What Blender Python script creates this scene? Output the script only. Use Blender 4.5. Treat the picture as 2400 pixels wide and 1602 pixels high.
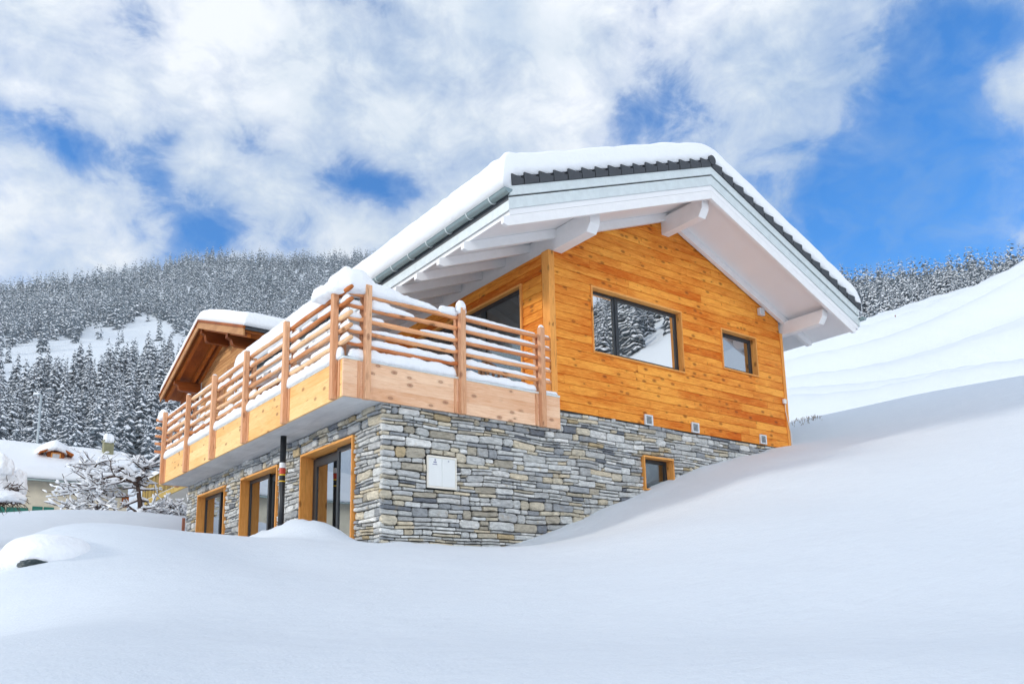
import bpy, bmesh, math, random
import numpy as np
from mathutils import Vector, Matrix, noise as mnoise

for o in list(bpy.data.objects):
    bpy.data.objects.remove(o)
SC = bpy.context.scene
COL = SC.collection

# ------------------------------------------------------------------ camera
CAMP = np.array([-6.14916679, -11.13717275, -3.29313454])
FW = np.array([0.55710755, 0.80984832, 0.18378487])
RT = np.array([0.82462435, -0.5656347, -0.00721573])
UP = np.array([-0.09811146, -0.15557342, 0.98294001])
FOC = 1903.07; SU = -118.539; SV = 272.74          # in pixels of the 2400 px wide photograph
cam = bpy.data.cameras.new('camera'); camo = bpy.data.objects.new('camera', cam); COL.objects.link(camo)
M = Matrix.Identity(4)
for i in range(3):
    M[i][0] = RT[i]; M[i][1] = UP[i]; M[i][2] = -FW[i]; M[i][3] = CAMP[i]
camo.matrix_world = M
cam.sensor_width = 36; cam.lens = FOC / 2400 * 36
cam.shift_x = -SU / 2400; cam.shift_y = SV / 2400
cam.clip_start = 0.05; cam.clip_end = 20000
SC.camera = camo

def ray(u, v):
    d = FW * FOC + RT * (u - 1200 - SU) - UP * (v - 801 - SV)
    return d / np.linalg.norm(d)
def at(u, v, D):
    return CAMP + ray(u, v) * D

# ------------------------------------------------------------------ world and sun
SUN_AZ = math.radians(161)      # the direction towards the sun, from +X counter-clockwise
SUN_EL = math.radians(15)
SC.view_settings.view_transform = 'Standard'; SC.view_settings.look = 'None'
SC.view_settings.exposure = 0.27; SC.view_settings.gamma = 1
W = bpy.data.worlds.new('World'); SC.world = W; W.use_nodes = True
nt = W.node_tree; nt.nodes.clear()
def N(t, ty, **kw):
    n = t.nodes.new(ty)
    for k, v in kw.items(): setattr(n, k, v)
    return n
def math_(t, op, a, b=None, c=None, clamp=False):
    n = t.nodes.new('ShaderNodeMath'); n.operation = op; n.use_clamp = clamp
    for i, x in enumerate((a, b, c)):
        if x is None: continue
        if isinstance(x, (int, float)): n.inputs[i].default_value = x
        else: t.links.new(x, n.inputs[i])
    return n.outputs[0]
def ramp(t, x, stops, interp='LINEAR'):
    n = t.nodes.new('ShaderNodeValToRGB'); n.color_ramp.interpolation = interp
    e = n.color_ramp.elements
    while len(e) > 1: e.remove(e[-1])
    for i, (p, c) in enumerate(stops):
        el = e[0] if i == 0 else e.new(p)
        el.position = p
        el.color = (c, c, c, 1) if isinstance(c, (int, float)) else (*c, 1)
    t.links.new(x, n.inputs[0]); return n.outputs[0]
def mixc(t, f, a, b, mode='MIX'):
    n = t.nodes.new('ShaderNodeMix'); n.data_type = 'RGBA'; n.blend_type = mode
    for s, x in ((n.inputs[0], f), (n.inputs[6], a), (n.inputs[7], b)):
        if isinstance(x, (int, float)): s.default_value = x
        elif isinstance(x, tuple): s.default_value = (*x, 1)
        else: t.links.new(x, s)
    return n.outputs[2]
def world():
    out = N(nt, 'ShaderNodeOutputWorld'); bg = N(nt, 'ShaderNodeBackground'); bg.inputs[1].default_value = 0.1
    nt.links.new(bg.outputs[0], out.inputs[0])
    sky = N(nt, 'ShaderNodeTexSky', sky_type='NISHITA'); sky.sun_disc = False
    sky.sun_elevation = SUN_EL; sky.sun_rotation = math.pi / 2 - SUN_AZ
    sky.altitude = 1500; sky.air_density = 1.0; sky.dust_density = 0.3; sky.ozone_density = 2.5
    hs = N(nt, 'ShaderNodeHueSaturation'); hs.inputs['Saturation'].default_value = 1.5; hs.inputs['Value'].default_value = 2.2
    nt.links.new(sky.outputs[0], hs.inputs['Color'])
    tc = N(nt, 'ShaderNodeTexCoord'); D = tc.outputs['Generated']
    # cloud layer: direction-space noise on a flattened dome
    mp = N(nt, 'ShaderNodeMapping'); mp.inputs['Scale'].default_value = (1.0, 1.0, 1.45); nt.links.new(D, mp.inputs[0])
    mp.inputs['Rotation'].default_value = (0.25, 0.30, 0)
    n1 = N(nt, 'ShaderNodeTexNoise'); n1.inputs['Scale'].default_value = 4.6; n1.inputs['Detail'].default_value = 10; n1.inputs['Roughness'].default_value = .56; n1.inputs['Distortion'].default_value = .35
    nt.links.new(mp.outputs[0], n1.inputs[0])
    n2 = N(nt, 'ShaderNodeTexNoise'); n2.inputs['Scale'].default_value = 2.9; n2.inputs['Detail'].default_value = 6; n2.inputs['Roughness'].default_value = .5
    mp2 = N(nt, 'ShaderNodeMapping'); mp2.inputs['Location'].default_value = (3.1, 1.7, .4); mp2.inputs['Scale'].default_value = (1, 1, 1.5)
    nt.links.new(D, mp2.inputs[0]); nt.links.new(mp2.outputs[0], n2.inputs[0])
    bias = None
    # gaps (negative) and banks (positive) of the cloud layer, as directions with an angular radius
    spots = [((2130, 480), .085, -.62), ((2260, 560), .11, -.66), ((2050, 560), .06, -.45), ((2360, 440), .07, -.45), ((2215, 260), .055, -.58), ((2170, 120), .05, -.50), ((2120, 20), .05, -.55), ((2330, 90), .045, -.30), ((1940, 470), .04, -.30), ((1966, 345), .022, -.34), ((2200, 380), .06, -.40), ((2300, 340), .05, -.15),
             ((0, 262), .022, -.32), ((60, 290), .024, -.34), ((120, 315), .026, -.40), ((180, 345), .026, -.34), ((230, 365), .03, -.22),
             ((350, 400), .022, -.42), ((385, 415), .022, -.34), ((409, 337), .025, -.26), ((340, 335), .02, -.2), ((577, 322), .024, -.36), ((610, 350), .03, -.18), ((485, 545), .034, -.36), ((430, 490), .035, -.26), ((540, 500), .03, -.16), ((200, 440), .04, -.16),
             ((991, 458), .034, -.42), ((930, 448), .026, -.30), ((860, 430), .03, -.26), ((1060, 425), .04, -.24), ((818, 400), .03, -.22), ((1130, 395), .05, -.16),
             ((320, 60), .030, -.30), ((285, 30), .04, -.2), ((360, 110), .04, -.16), ((1124, 143), .06, -.14), ((1480, 330), .07, -.18), ((1420, 300), .05, -.14), ((1250, 300), .05, -.10), ((520, 190), .05, -.10),
             ((60, 580), .07, .30), ((230, 600), .06, .22), ((640, 500), .045, .22), ((800, 550), .04, .2), ((100, 170), .09, .15), ((715, 204), .07, .18), ((1700, 300), .06, .16), ((1900, 230), .05, .16), ((1800, 100), .10, .14), ((2335, 215), .030, .36), ((2380, 290), .022, .26), ((2398, 557), .018, .42), ((1966, 615), .020, .30), ((1900, 560), .018, .2), ((1240, 40), .1, .08)]
    for (u, v), r, a in spots:
        d = ray(u, v)
        n = N(nt, 'ShaderNodeVectorMath', operation='DISTANCE'); nt.links.new(D, n.inputs[0]); n.inputs[1].default_value = tuple(d)
        q = math_(nt, 'DIVIDE', n.outputs['Value'], r)
        q = math_(nt, 'MULTIPLY', q, q)
        q = math_(nt, 'MULTIPLY', q, -1.0)
        q = math_(nt, 'EXPONENT', q)
        q = math_(nt, 'MULTIPLY', q, a)
        bias = q if bias is None else math_(nt, 'ADD', bias, q)
    dens = math_(nt, 'ADD', math_(nt, 'MULTIPLY', math_(nt, 'SUBTRACT', n1.outputs[0], .5), 1.95), math_(nt, 'MULTIPLY', bias, .80))
    n4 = N(nt, 'ShaderNodeTexNoise'); n4.inputs['Scale'].default_value = 16; n4.inputs['Detail'].default_value = 9; n4.inputs['Roughness'].default_value = .66; n4.inputs['Distortion'].default_value = .4
    nt.links.new(mp.outputs[0], n4.inputs[0])
    dens = math_(nt, 'ADD', dens, math_(nt, 'MULTIPLY', math_(nt, 'SUBTRACT', n4.outputs[0], .5), 1.1))
    dens = math_(nt, 'ADD', dens, .74)
    cov = ramp(nt, dens, [(.20, 0), (.42, .26), (.64, .72), (.98, 1)])
    n3 = N(nt, 'ShaderNodeTexNoise'); n3.inputs['Scale'].default_value = 11; n3.inputs['Detail'].default_value = 8; n3.inputs['Roughness'].default_value = .62; n3.inputs['Distortion'].default_value = .6
    nt.links.new(mp2.outputs[0], n3.inputs[0])
    sh = math_(nt, 'ADD', math_(nt, 'MULTIPLY', n2.outputs[0], .95), math_(nt, 'MULTIPLY', dens, .20))
    sh = math_(nt, 'ADD', sh, math_(nt, 'MULTIPLY', math_(nt, 'SUBTRACT', n3.outputs[0], .5), .34))
    cc = ramp(nt, sh, [(.36, (2.4, 3.9, 6.2)), (.50, (4.4, 5.5, 7.1)), (.64, (6.6, 7.3, 8.1)), (.80, (8.6, 8.9, 9.3))])
    wisp = math_(nt, 'MULTIPLY', ramp(nt, math_(nt, 'ADD', math_(nt, 'MULTIPLY', n4.outputs[0], .6), math_(nt, 'MULTIPLY', n1.outputs[0], .4)), [(.46, 0), (.66, 1)]), .42)
    cov = math_(nt, 'MAXIMUM', cov, wisp)
    # added bright bank in the sky behind the viewpoint, unseen fill for the gable
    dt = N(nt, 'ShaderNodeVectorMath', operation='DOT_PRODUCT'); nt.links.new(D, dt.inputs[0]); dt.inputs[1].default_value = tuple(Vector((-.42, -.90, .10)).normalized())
    fill_gain = ramp(nt, dt.outputs['Value'], [(.45, 0), (.95, 1)], 'EASE')
    cov = math_(nt, 'MAXIMUM', cov, math_(nt, 'MULTIPLY', fill_gain, .92))
    cc = mixc(nt, fill_gain, cc, (23.0, 23.0, 22.4))
    blue = mixc(nt, 1.0, hs.outputs[0], (.16, .93, 1.08), 'MULTIPLY')
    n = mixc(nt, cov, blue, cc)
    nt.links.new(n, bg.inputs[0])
    W.cycles.sampling_method = 'MANUAL'; W.cycles.sample_map_resolution = 1024
world()
sl = bpy.data.lights.new('sun', 'SUN'); sl.energy = 2.0; sl.angle = math.radians(6); sl.color = (1, .93, .82)
slo = bpy.data.objects.new('sun', sl); COL.objects.link(slo)
sd = Vector((math.cos(SUN_AZ) * math.cos(SUN_EL), math.sin(SUN_AZ) * math.cos(SUN_EL), math.sin(SUN_EL)))
slo.rotation_euler = sd.to_track_quat('Z', 'Y').to_euler(); slo.location = (-30, 0, 40)

# ------------------------------------------------------------------ helpers
class MB:
    """collects geometry for ONE mesh object"""
    def __init__(s): s.v = []; s.f = []; s.t = []; s.m = []; s.tint = (.5, .5, .5)
    def add(s, vs, fs, tint=None, mat=0):
        b = len(s.v); s.v += [tuple(map(float, p)) for p in vs]
        for f in fs:
            s.f.append([b + i for i in f]); s.t.append(tint or s.tint); s.m.append(mat)
    def box(s, a, b, tint=None, mat=0):
        (x0, y0, z0), (x1, y1, z1) = a, b
        x0, x1 = min(x0, x1), max(x0, x1); y0, y1 = min(y0, y1), max(y0, y1); z0, z1 = min(z0, z1), max(z0, z1)
        v = [(x0, y0, z0), (x1, y0, z0), (x1, y1, z0), (x0, y1, z0), (x0, y0, z1), (x1, y0, z1), (x1, y1, z1), (x0, y1, z1)]
        s.add(v, [(0, 3, 2, 1), (4, 5, 6, 7), (0, 1, 5, 4), (1, 2, 6, 5), (2, 3, 7, 6), (3, 0, 4, 7)], tint, mat)
    def prism(s, poly, f0, f1, tint=None, mat=0):
        """poly: list of 2D points; f0,f1 map 2D -> 3D for the two caps"""
        n = len(poly); v = [f0(p) for p in poly] + [f1(p) for p in poly]
        fs = [tuple(range(n))[::-1], tuple(range(n, 2 * n))] + [(i, (i + 1) % n, n + (i + 1) % n, n + i) for i in range(n)]
        s.add(v, fs, tint, mat)
    def tube(s, pts, rad, seg=10, tint=None, mat=0, cap=True, squash=None):
        pts = [Vector(p) for p in pts]; n = len(pts); rings = []; 
        if isinstance(rad, (int, float)): rad = [rad] * n
        t0 = (pts[1] - pts[0]).normalized()
        ref = Vector((0, 0, 1)) if abs(t0.z) < .9 else Vector((1, 0, 0))
        vs = []
        for i, p in enumerate(pts):
            t = (pts[min(i + 1, n - 1)] - pts[max(i - 1, 0)])
            t = t.normalized() if t.length > 1e-9 else t0
            a = t.cross(ref); 
            if a.length < 1e-5: a = t.cross(Vector((0, 1, 0)))
            a.normalize(); b = a.cross(t).normalized()
            for k in range(seg):
                an = 2 * math.pi * k / seg
                q = p + a * math.cos(an) * rad[i] + b * math.sin(an) * rad[i] * (squash or 1)
                vs.append(q)
        fs = []
        for i in range(n - 1):
            for k in range(seg):
                k2 = (k + 1) % seg
                fs.append((i * seg + k, i * seg + k2, (i + 1) * seg + k2, (i + 1) * seg + k))
        if cap:
            fs.append(tuple(range(seg))[::-1]); fs.append(tuple((n - 1) * seg + k for k in range(seg)))
        s.add(vs, fs, tint, mat)
    def build(s, name, mats, parent=None, smooth=False, bevel=0, recalc=True, sub=0):
        me = bpy.data.meshes.new(name); me.from_pydata(s.v, [], s.f)
        if not isinstance(mats, (list, tuple)): mats = [mats]
        for m in mats: me.materials.append(m)
        me.polygons.foreach_set('material_index', s.m)
        at_ = me.attributes.new('tint', 'FLOAT_COLOR', 'CORNER')
        lt = np.array([len(f) for f in s.f]); tt = np.ones((len(s.f), 4), np.float32); tt[:, :3] = np.array(s.t, np.float32)
        at_.data.foreach_set('color', np.repeat(tt, lt, axis=0).ravel())
        if recalc:
            bm = bmesh.new(); bm.from_mesh(me); bmesh.ops.recalc_face_normals(bm, faces=bm.faces); bm.to_mesh(me); bm.free()
        me.polygons.foreach_set('use_smooth', [smooth] * len(me.polygons))
        o = bpy.data.objects.new(name, me); COL.objects.link(o)
        if parent: o.parent = parent; o.matrix_parent_inverse = parent_inv(parent)
        if bevel:
            md = o.modifiers.new('bevel', 'BEVEL'); md.width = bevel; md.segments = 2; md.limit_method = 'ANGLE'
        if sub:
            md = o.modifiers.new('sub', 'SUBSURF'); md.levels = sub; md.render_levels = sub
        return o
def wloc(o):
    # every child mesh carries world coordinates, so only a top-level empty has an offset
    return Vector(o.location) if o.parent is None else Vector((0, 0, 0))
def parent_inv(p):
    return Matrix.Translation(wloc(p)).inverted()
def tag(o, label=None, cat=None, group=None, kind=None):
    if label: o['label'] = label
    if cat: o['category'] = cat
    if group: o['group'] = group
    if kind: o['kind'] = kind
    return o
def empty(name, loc, label, cat, group=None):
    o = bpy.data.objects.new(name, None); COL.objects.link(o); o.location = loc; o.empty_display_size = .2
    bpy.context.view_layer.update()
    return tag(o, label, cat, group)
RND = random.Random(7)

# ------------------------------------------------------------------ materials
def mat(name):
    m = bpy.data.materials.new(name); m.use_nodes = True; t = m.node_tree
    b = t.nodes['Principled BSDF']; return m, t, b
def coords(t, scale=(1, 1, 1)):
    tc = N(t, 'ShaderNodeTexCoord'); mp = N(t, 'ShaderNodeMapping'); mp.inputs['Scale'].default_value = scale
    g = N(t, 'ShaderNodeNewGeometry')
    t.links.new(g.outputs['Position'], mp.inputs[0]); return mp.outputs[0]
def noise(t, vec, scale, detail=4, rough=.5, dist=0):
    n = N(t, 'ShaderNodeTexNoise'); n.inputs['Scale'].default_value = scale; n.inputs['Detail'].default_value = detail
    n.inputs['Roughness'].default_value = rough; n.inputs['Distortion'].default_value = dist
    if vec is not None: t.links.new(vec, n.inputs['Vector'])
    return n.outputs[0]
def bump(t, b, h, strength=.3, dist=.02):
    n = N(t, 'ShaderNodeBump'); n.inputs['Strength'].default_value = strength; n.inputs['Distance'].default_value = dist
    t.links.new(h, n.inputs['Height']); t.links.new(n.outputs[0], b.inputs['Normal'])
def tint_attr(t):
    a = N(t, 'ShaderNodeAttribute', attribute_name='tint'); s = N(t, 'ShaderNodeSeparateColor'); t.links.new(a.outputs['Color'], s.inputs[0])
    return a.outputs['Color'], s.outputs[0], s.outputs[1], s.outputs[2]
def plain(name, col, rough=.6, metal=0, var=.08, scale=8, bmp=0.0):
    m, t, b = mat(name); v = coords(t)
    n = noise(t, v, scale, 5, .6)
    c = mixc(t, n, tuple(x * (1 - var) for x in col), tuple(min(1, x * (1 + var)) for x in col))
    t.links.new(c, b.inputs['Base Color']); b.inputs['Roughness'].default_value = rough; b.inputs['Metallic'].default_value = metal
    if bmp: bump(t, b, n, bmp)
    return m
def snow_mat(name, col=(.86, .885, .92), lumps=1.0, fine=.25, ripple=0):
    m, t, b = mat(name); v = coords(t)
    b.inputs['Base Color'].default_value = (*col, 1); b.inputs['Roughness'].default_value = .75
    b.inputs['Specular IOR Level'].default_value = .25
    n1 = noise(t, v, 3.0 * lumps, 6, .55); n2 = noise(t, v, 38, 4, .7)
    h = math_(t, 'ADD', n1, math_(t, 'MULTIPLY', n2, .16))
    if ripple:
        v2 = coords(t, (.5, 2.6, 1)); n3 = noise(t, v2, 4.5, 3, .5)
        h = math_(t, 'ADD', h, math_(t, 'MULTIPLY', n3, ripple))
    bump(t, b, h, fine, .05)
    return m
def wood_mat(name, c_lo, c_hi, axis, knots=.5, stain=(.25, .09, .02), rough=.5, grain=.5, kcol=(.16, .055, .015), patch=.4, tonew=.62, fleck=0):
    m, t, b = mat(name)
    g = N(t, 'ShaderNodeNewGeometry'); _, tr, tg, tb = tint_attr(t)
    sp = N(t, 'ShaderNodeSeparateXYZ'); t.links.new(g.outputs['Position'], sp.inputs[0])
    ax = {'x': (0, 1, 2), 'y': (1, 0, 2), 'z': (2, 0, 1)}[axis]
    al = sp.outputs[ax[0]]; c1 = sp.outputs[ax[1]]; c2 = sp.outputs[ax[2]]
    off = math_(t, 'MULTIPLY', tg, 53.0)
    al = math_(t, 'ADD', al, off)
    def vec(a, bb, c):
        n = N(t, 'ShaderNodeCombineXYZ')
        for i, (q, k) in enumerate(((al, a), (c1, bb), (c2, c))): t.links.new(math_(t, 'MULTIPLY', q, k), n.inputs[i])
        return n.outputs[0]
    gr = noise(t, vec(1.6, 16, 22), 2.2, 5, .6, 1.2)
    ring = noise(t, vec(.6, 7, 9), 1.3, 2, .5, 3.0)
    big = noise(t, vec(.55, 1.8, 2.2), 1.1, 3, .55)
    cr = N(t, 'ShaderNodeValToRGB'); e = cr.color_ramp.elements; e[0].position = .25; e[1].position = .75; e[0].color = (*c_lo, 1); e[1].color = (*c_hi, 1)
    tone = math_(t, 'ADD', math_(t, 'MULTIPLY', gr, grain), math_(t, 'ADD', math_(t, 'MULTIPLY', tr, tonew), math_(t, 'MULTIPLY', big, patch)))
    tone = math_(t, 'ADD', tone, math_(t, 'MULTIPLY', math_(t, 'SUBTRACT', ring, .5), .25))
    tone = math_(t, 'SUBTRACT', tone, .5 * (grain + patch + tonew) - .5)
    t.links.new(tone, cr.inputs[0])
    col = cr.outputs[0]
    # resin-brown flame grain around darker heart wood
    fl = ramp(t, ring, [(.60, 0), (.70, .5), (.74, 0)])
    col = mixc(t, fl, col, stain)
    # knots
    vo = N(t, 'ShaderNodeTexVoronoi'); vo.inputs['Scale'].default_value = 1; t.links.new(vec(3.4, 6.5, 6.5), vo.inputs['Vector'])
    kn = ramp(t, vo.outputs['Distance'], [(0, 1), (.08, .95), (.13, .55), (.17, .9), (.21, .2), (.34, 0)])
    sel = ramp(t, N_sep(t, vo.outputs['Color']), [(1 - knots - .02, 0), (1 - knots, 1)])
    col = mixc(t, math_(t, 'MULTIPLY', kn, math_(t, 'MULTIPLY', sel, .85)), col, kcol)
    if fleck:
        vf = N(t, 'ShaderNodeTexVoronoi'); vf.inputs['Scale'].default_value = 1; t.links.new(vec(7.5, 4.2, 4.2), vf.inputs['Vector'])
        wob = noise(t, vec(2.2, 2.2, 2.2), 1.5, 2, .5)
        fk = ramp(t, vf.outputs['Distance'], [(0, 1), (.10, .8), (.20, 0)])
        fk = math_(t, 'MULTIPLY', fk, ramp(t, wob, [(.46, 0), (.60, 1)]))
        col = mixc(t, math_(t, 'MULTIPLY', fk, fleck), col, stain)
    t.links.new(col, b.inputs['Base Color']); b.inputs['Roughness'].default_value = rough
    b.inputs['Specular IOR Level'].default_value = .15
    bump(t, b, gr, .25, .01)
    return m
def N_sep(t, c):
    s = N(t, 'ShaderNodeSeparateColor'); t.links.new(c, s.inputs[0]); return s.outputs[0]
def stone_mat():
    m, t, b = mat('stone'); c, r, g, bb = tint_attr(t); v = coords(t)
    v2 = coords(t, (1, 1, 3)); n = noise(t, v2, 9, 7, .65, .4); n2 = noise(t, v, 2.2, 3, .5)
    col = mixc(t, .85, c, ramp(t, n, [(.25, .42), (.5, .95), (.78, 1.45)]), 'MULTIPLY')
    rust = ramp(t, noise(t, v, 5.5, 5, .6), [(.60, 0), (.74, .55)])
    col = mixc(t, rust, col, (.42, .32, .17))
    t.links.new(col, b.inputs['Base Color']); b.inputs['Roughness'].default_value = .85
    bump(t, b, math_(t, 'ADD', n, math_(t, 'MULTIPLY', noise(t, v, 40, 4, .7), .3)), .8, .03)
    return m
def glass_mat(name, fac=.45, tint=(.9, .95, .98)):
    m = bpy.data.materials.new(name); m.use_nodes = True; t = m.node_tree; t.nodes.clear()
    o = N(t, 'ShaderNodeOutputMaterial'); mx = N(t, 'ShaderNodeMixShader'); g = N(t, 'ShaderNodeBsdfGlossy'); tr = N(t, 'ShaderNodeBsdfTransparent')
    g.inputs['Roughness'].default_value = .01; g.inputs['Color'].default_value = (*tint, 1); tr.inputs[0].default_value = (.75, .8, .8, 1)
    fr = N(t, 'ShaderNodeFresnel'); fr.inputs[0].default_value = 1.5
    f = math_(t, 'ADD', math_(t, 'MULTIPLY', fr.outputs[0], .8), fac, clamp=True)
    v = coords(t); n = noise(t, v, 1.3, 2, .5); bp = N(t, 'ShaderNodeBump'); bp.inputs['Strength'].default_value = .03; bp.inputs['Distance'].default_value = .05
    t.links.new(n, bp.inputs['Height']); t.links.new(bp.outputs[0], g.inputs['Normal'])
    t.links.new(f, mx.inputs[0]); t.links.new(tr.outputs[0], mx.inputs[1]); t.links.new(g.outputs[0], mx.inputs[2]); t.links.new(mx.outputs[0], o.inputs[0])
    return m
def conc_mat():
    m, t, b = mat('concrete'); v = coords(t); v2 = coords(t, (1, .10, 1)); n = noise(t, v2, 7, 8, .7, .8); n1 = noise(t, v, 1.3, 4, .6)
    g = N(t, 'ShaderNodeNewGeometry'); sp = N(t, 'ShaderNodeSeparateXYZ'); t.links.new(g.outputs['Position'], sp.inputs[0])
    fr = math_(t, 'FRACT', math_(t, 'DIVIDE', sp.outputs[1], 2.5)); seam = ramp(t, fr, [(0, 1), (.006, 0)])
    c = mixc(t, math_(t, 'MULTIPLY', math_(t, 'ADD', n, n1), .5), (.22, .23, .25), (1.0, 1.0, 1.0))
    c = mixc(t, math_(t, 'MULTIPLY', seam, .6), c, (.2, .2, .2))
    t.links.new(c, b.inputs['Base Color']); b.inputs['Roughness'].default_value = .8; bump(t, b, n, .3, .01); return m
MT = {}
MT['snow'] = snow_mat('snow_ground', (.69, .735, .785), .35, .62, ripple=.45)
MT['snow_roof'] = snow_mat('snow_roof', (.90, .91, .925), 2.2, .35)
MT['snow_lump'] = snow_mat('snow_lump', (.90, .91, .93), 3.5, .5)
MT['clad'] = wood_mat('cladding', (.60, .115, .002), (1.0, .435, .07), 'x', knots=.62, kcol=(.20, .045, .006), stain=(.50, .14, .012), tonew=.36, patch=.95, grain=.95, fleck=.85)
MT['clad_y'] = wood_mat('cladding_side', (.58, .11, .002), (1.0, .42, .065), 'y', tonew=.36, patch=.95, grain=.95, fleck=.7, stain=(.50, .14, .012), knots=.4, kcol=(.22, .07, .015))
MT['post_z'] = wood_mat('column_wood', (.62, .19, .025), (.98, .46, .12), 'z', knots=.25)
MT['casing_x'] = wood_mat('casing_wood_x', (.62, .24, .04), (.96, .48, .15), 'x', knots=.15)
MT['casing_y'] = wood_mat('casing_wood_y', (.62, .24, .04), (.96, .48, .15), 'y', knots=.15)
MT['casing_z'] = wood_mat('casing_wood_z', (.58, .21, .035), (.92, .44, .13), 'z', knots=.35)
MT['panel_x'] = wood_mat('larch_panel_x', (.70, .34, .17), (1.0, .72, .50), 'x', knots=.5, stain=(.62, .30, .16), kcol=(.28, .12, .07), rough=.65, patch=.5)
MT['panel_y'] = wood_mat('larch_panel_y_sunlit', (.80, .36, .09), (1.0, .70, .34), 'y', knots=.45, stain=(.66, .33, .12), kcol=(.30, .13, .05), rough=.65, patch=.5)  # yellower copy of the fascia wood, sunlit warmth put into the colour
MT['bpost'] = wood_mat('balcony_post_wood', (.52, .22, .10), (.92, .56, .34), 'z', knots=.3, kcol=(.25, .10, .05), rough=.65)
MT['rail_y'] = wood_mat('rail_wood_y', (.50, .16, .045), (.95, .62, .36), 'y', knots=.2, rough=.6, patch=.9)
MT['rail_x'] = wood_mat('rail_wood_x', (.52, .14, .04), (.95, .50, .25), 'x', knots=.2, rough=.6, patch=.9)
MT['white_x'] = plain('white_painted_wood', (.86, .845, .835), .55, 0, .08, 6, .2)
MT['soffit'] = plain('soffit_board', (.86, .85, .85), .7, 0, .04, 2)
MT['zinc'] = plain('zinc_sheet', (.70, .75, .74), .45, .25, .16, 7, .05)
MT['zinc_dk'] = plain('zinc_gutter', (.29, .36, .36), .32, .6, .15, 9, .05)
MT['tile'] = plain('slate_grey_tile', (.055, .06, .068), .7, 0, .25, 30, .15)
MT['stone'] = stone_mat()
MT['mortar'] = plain('dark_joint', (.04, .039, .038), .95, 0, .3, 20, .3)
MT['frame'] = plain('anthracite_frame', (.035, .04, .045), .4, .2, .1)
MT['glass'] = glass_mat('window_glass', .84, (1, .98, .95))
MT['glass_dim'] = glass_mat('basement_glass', .10)
MT['glass_lit'] = glass_mat('door_glass', .48, (.85, .9, .95))
MT['conc'] = conc_mat()
MT['room'] = plain('room_plaster', (.30, .28, .26), .9)
MT['curtain'] = plain('curtain_cloth', (.55, .55, .56), .9, 0, .1, 4)
MT['black'] = plain('black_pipe', (.02, .022, .025), .3)
MT['band_w'] = plain('white_band', (.8, .8, .8), .5); MT['band_r'] = plain('red_band', (.55, .05, .02), .5); MT['band_y'] = plain('yellow_band', (.8, .5, .02), .5)
MT['cab'] = plain('cabinet_paint', (.80, .81, .79), .4, 0, .03); MT['cab_edge'] = plain('cabinet_rim', (.85, .80, .70), .5); MT['ink'] = plain('printed_mark', (.16, .15, .28), .6)
MT['vent'] = plain('vent_metal', (.72, .74, .75), .4, .2); MT['vent_dk'] = plain('vent_slot', (.10, .11, .12), .6)
MT['cable'] = plain('white_cable', (.75, .72, .68), .5)
MT['wicker'] = plain('wicker', (.22, .12, .06), .7, 0, .5, 60, .5); MT['cushion'] = plain('cushion_cloth', (.7, .7, .7), .9)
MT['old_wood'] = wood_mat('old_brown_wood', (.13, .028, .004), (.46, .13, .022), 'y', knots=.2, patch=.6)
MT['old_wood_x'] = wood_mat('old_brown_beam', (.13, .028, .005), (.42, .12, .022), 'x', knots=.2, patch=.6)
MT['old_pale'] = wood_mat('old_pale_wood', (.30, .12, .045), (.68, .36, .15), 'y', knots=.2, patch=.6)
MT['old_slat'] = wood_mat('old_yellow_slats', (.16, .10, .025), (.52, .36, .10), 'z', knots=.1, patch=.6)
MT['plaster'] = plain('rough_plaster', (.80, .70, .54), .9, 0, .28, 1.6, .2)
MT['plaster_w'] = plain('pale_plaster', (.62, .58, .53), .9, 0, .06, 1.5)
MT['shutter'] = plain('green_shutter', (.01, .17, .12), .5); MT['chim'] = plain('lichen_stone', (.26, .25, .15), .9, 0, .4, 5, .4)
MT['bark'] = plain('dark_bark', (.075, .045, .035), .9, 0, .4, 14, .4)
MT['needle'] = plain('fir_needles', (.18, .215, .245), .85, 0, .4, .35)
MT['tree_snow'] = snow_mat('tree_snow', (.88, .90, .94), .6, .5)
MT['rockdk'] = plain('dark_green_sheet', (.02, .035, .04), .45)
MT['stake'] = plain('rusty_stake', (.25, .09, .05), .8); MT['galv'] = plain('lamp_pole_metal', (.45, .50, .52), .5, .3)
MT['straw'] = plain('dry_grass', (.25, .20, .15), .9)

# ------------------------------------------------------------------ terrain
def polar(u, v, D): return tuple(at(u, v, D))
ctrl = []
def P(u, v, D, dz=0): p = at(u, v, D); ctrl.append((p[0], p[1], p[2] + dz))
def Wp(x, y, z): ctrl.append((x, y, z))
# contact line of the snow with the gable wall, and just in front of it
for x, z in [(0, -2.28), (1.0, -2.27), (1.92, -2.25), (2.4, -2.22), (2.8, -2.11), (3.3, -1.97), (3.8, -1.79), (4.92, -1.36), (6.15, -.91), (8.1, -.22), (9.4, .10), (10.42, .36), (11.07, .51)]:
    Wp(x, -.05, z); 
for x, z in [(0, -2.33), (2, -2.30), (3.6, -1.95), (5.5, -1.22), (8, -.35), (10.8, .35)]: Wp(x, -.9, z)
for x, z in [(0.2, -2.45), (3, -2.3), (6, -1.4), (9, -.2), (11, .75)]: Wp(x, 3.5, z)
# along the terrace-side wall
for y, z in [(.3, -2.29), (1.0, -2.25), (2, -2.2), (4.1, -2.05), (6, -2.0), (8, -1.95), (10.6, -1.9)]: Wp(-.15, y, z)
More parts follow.
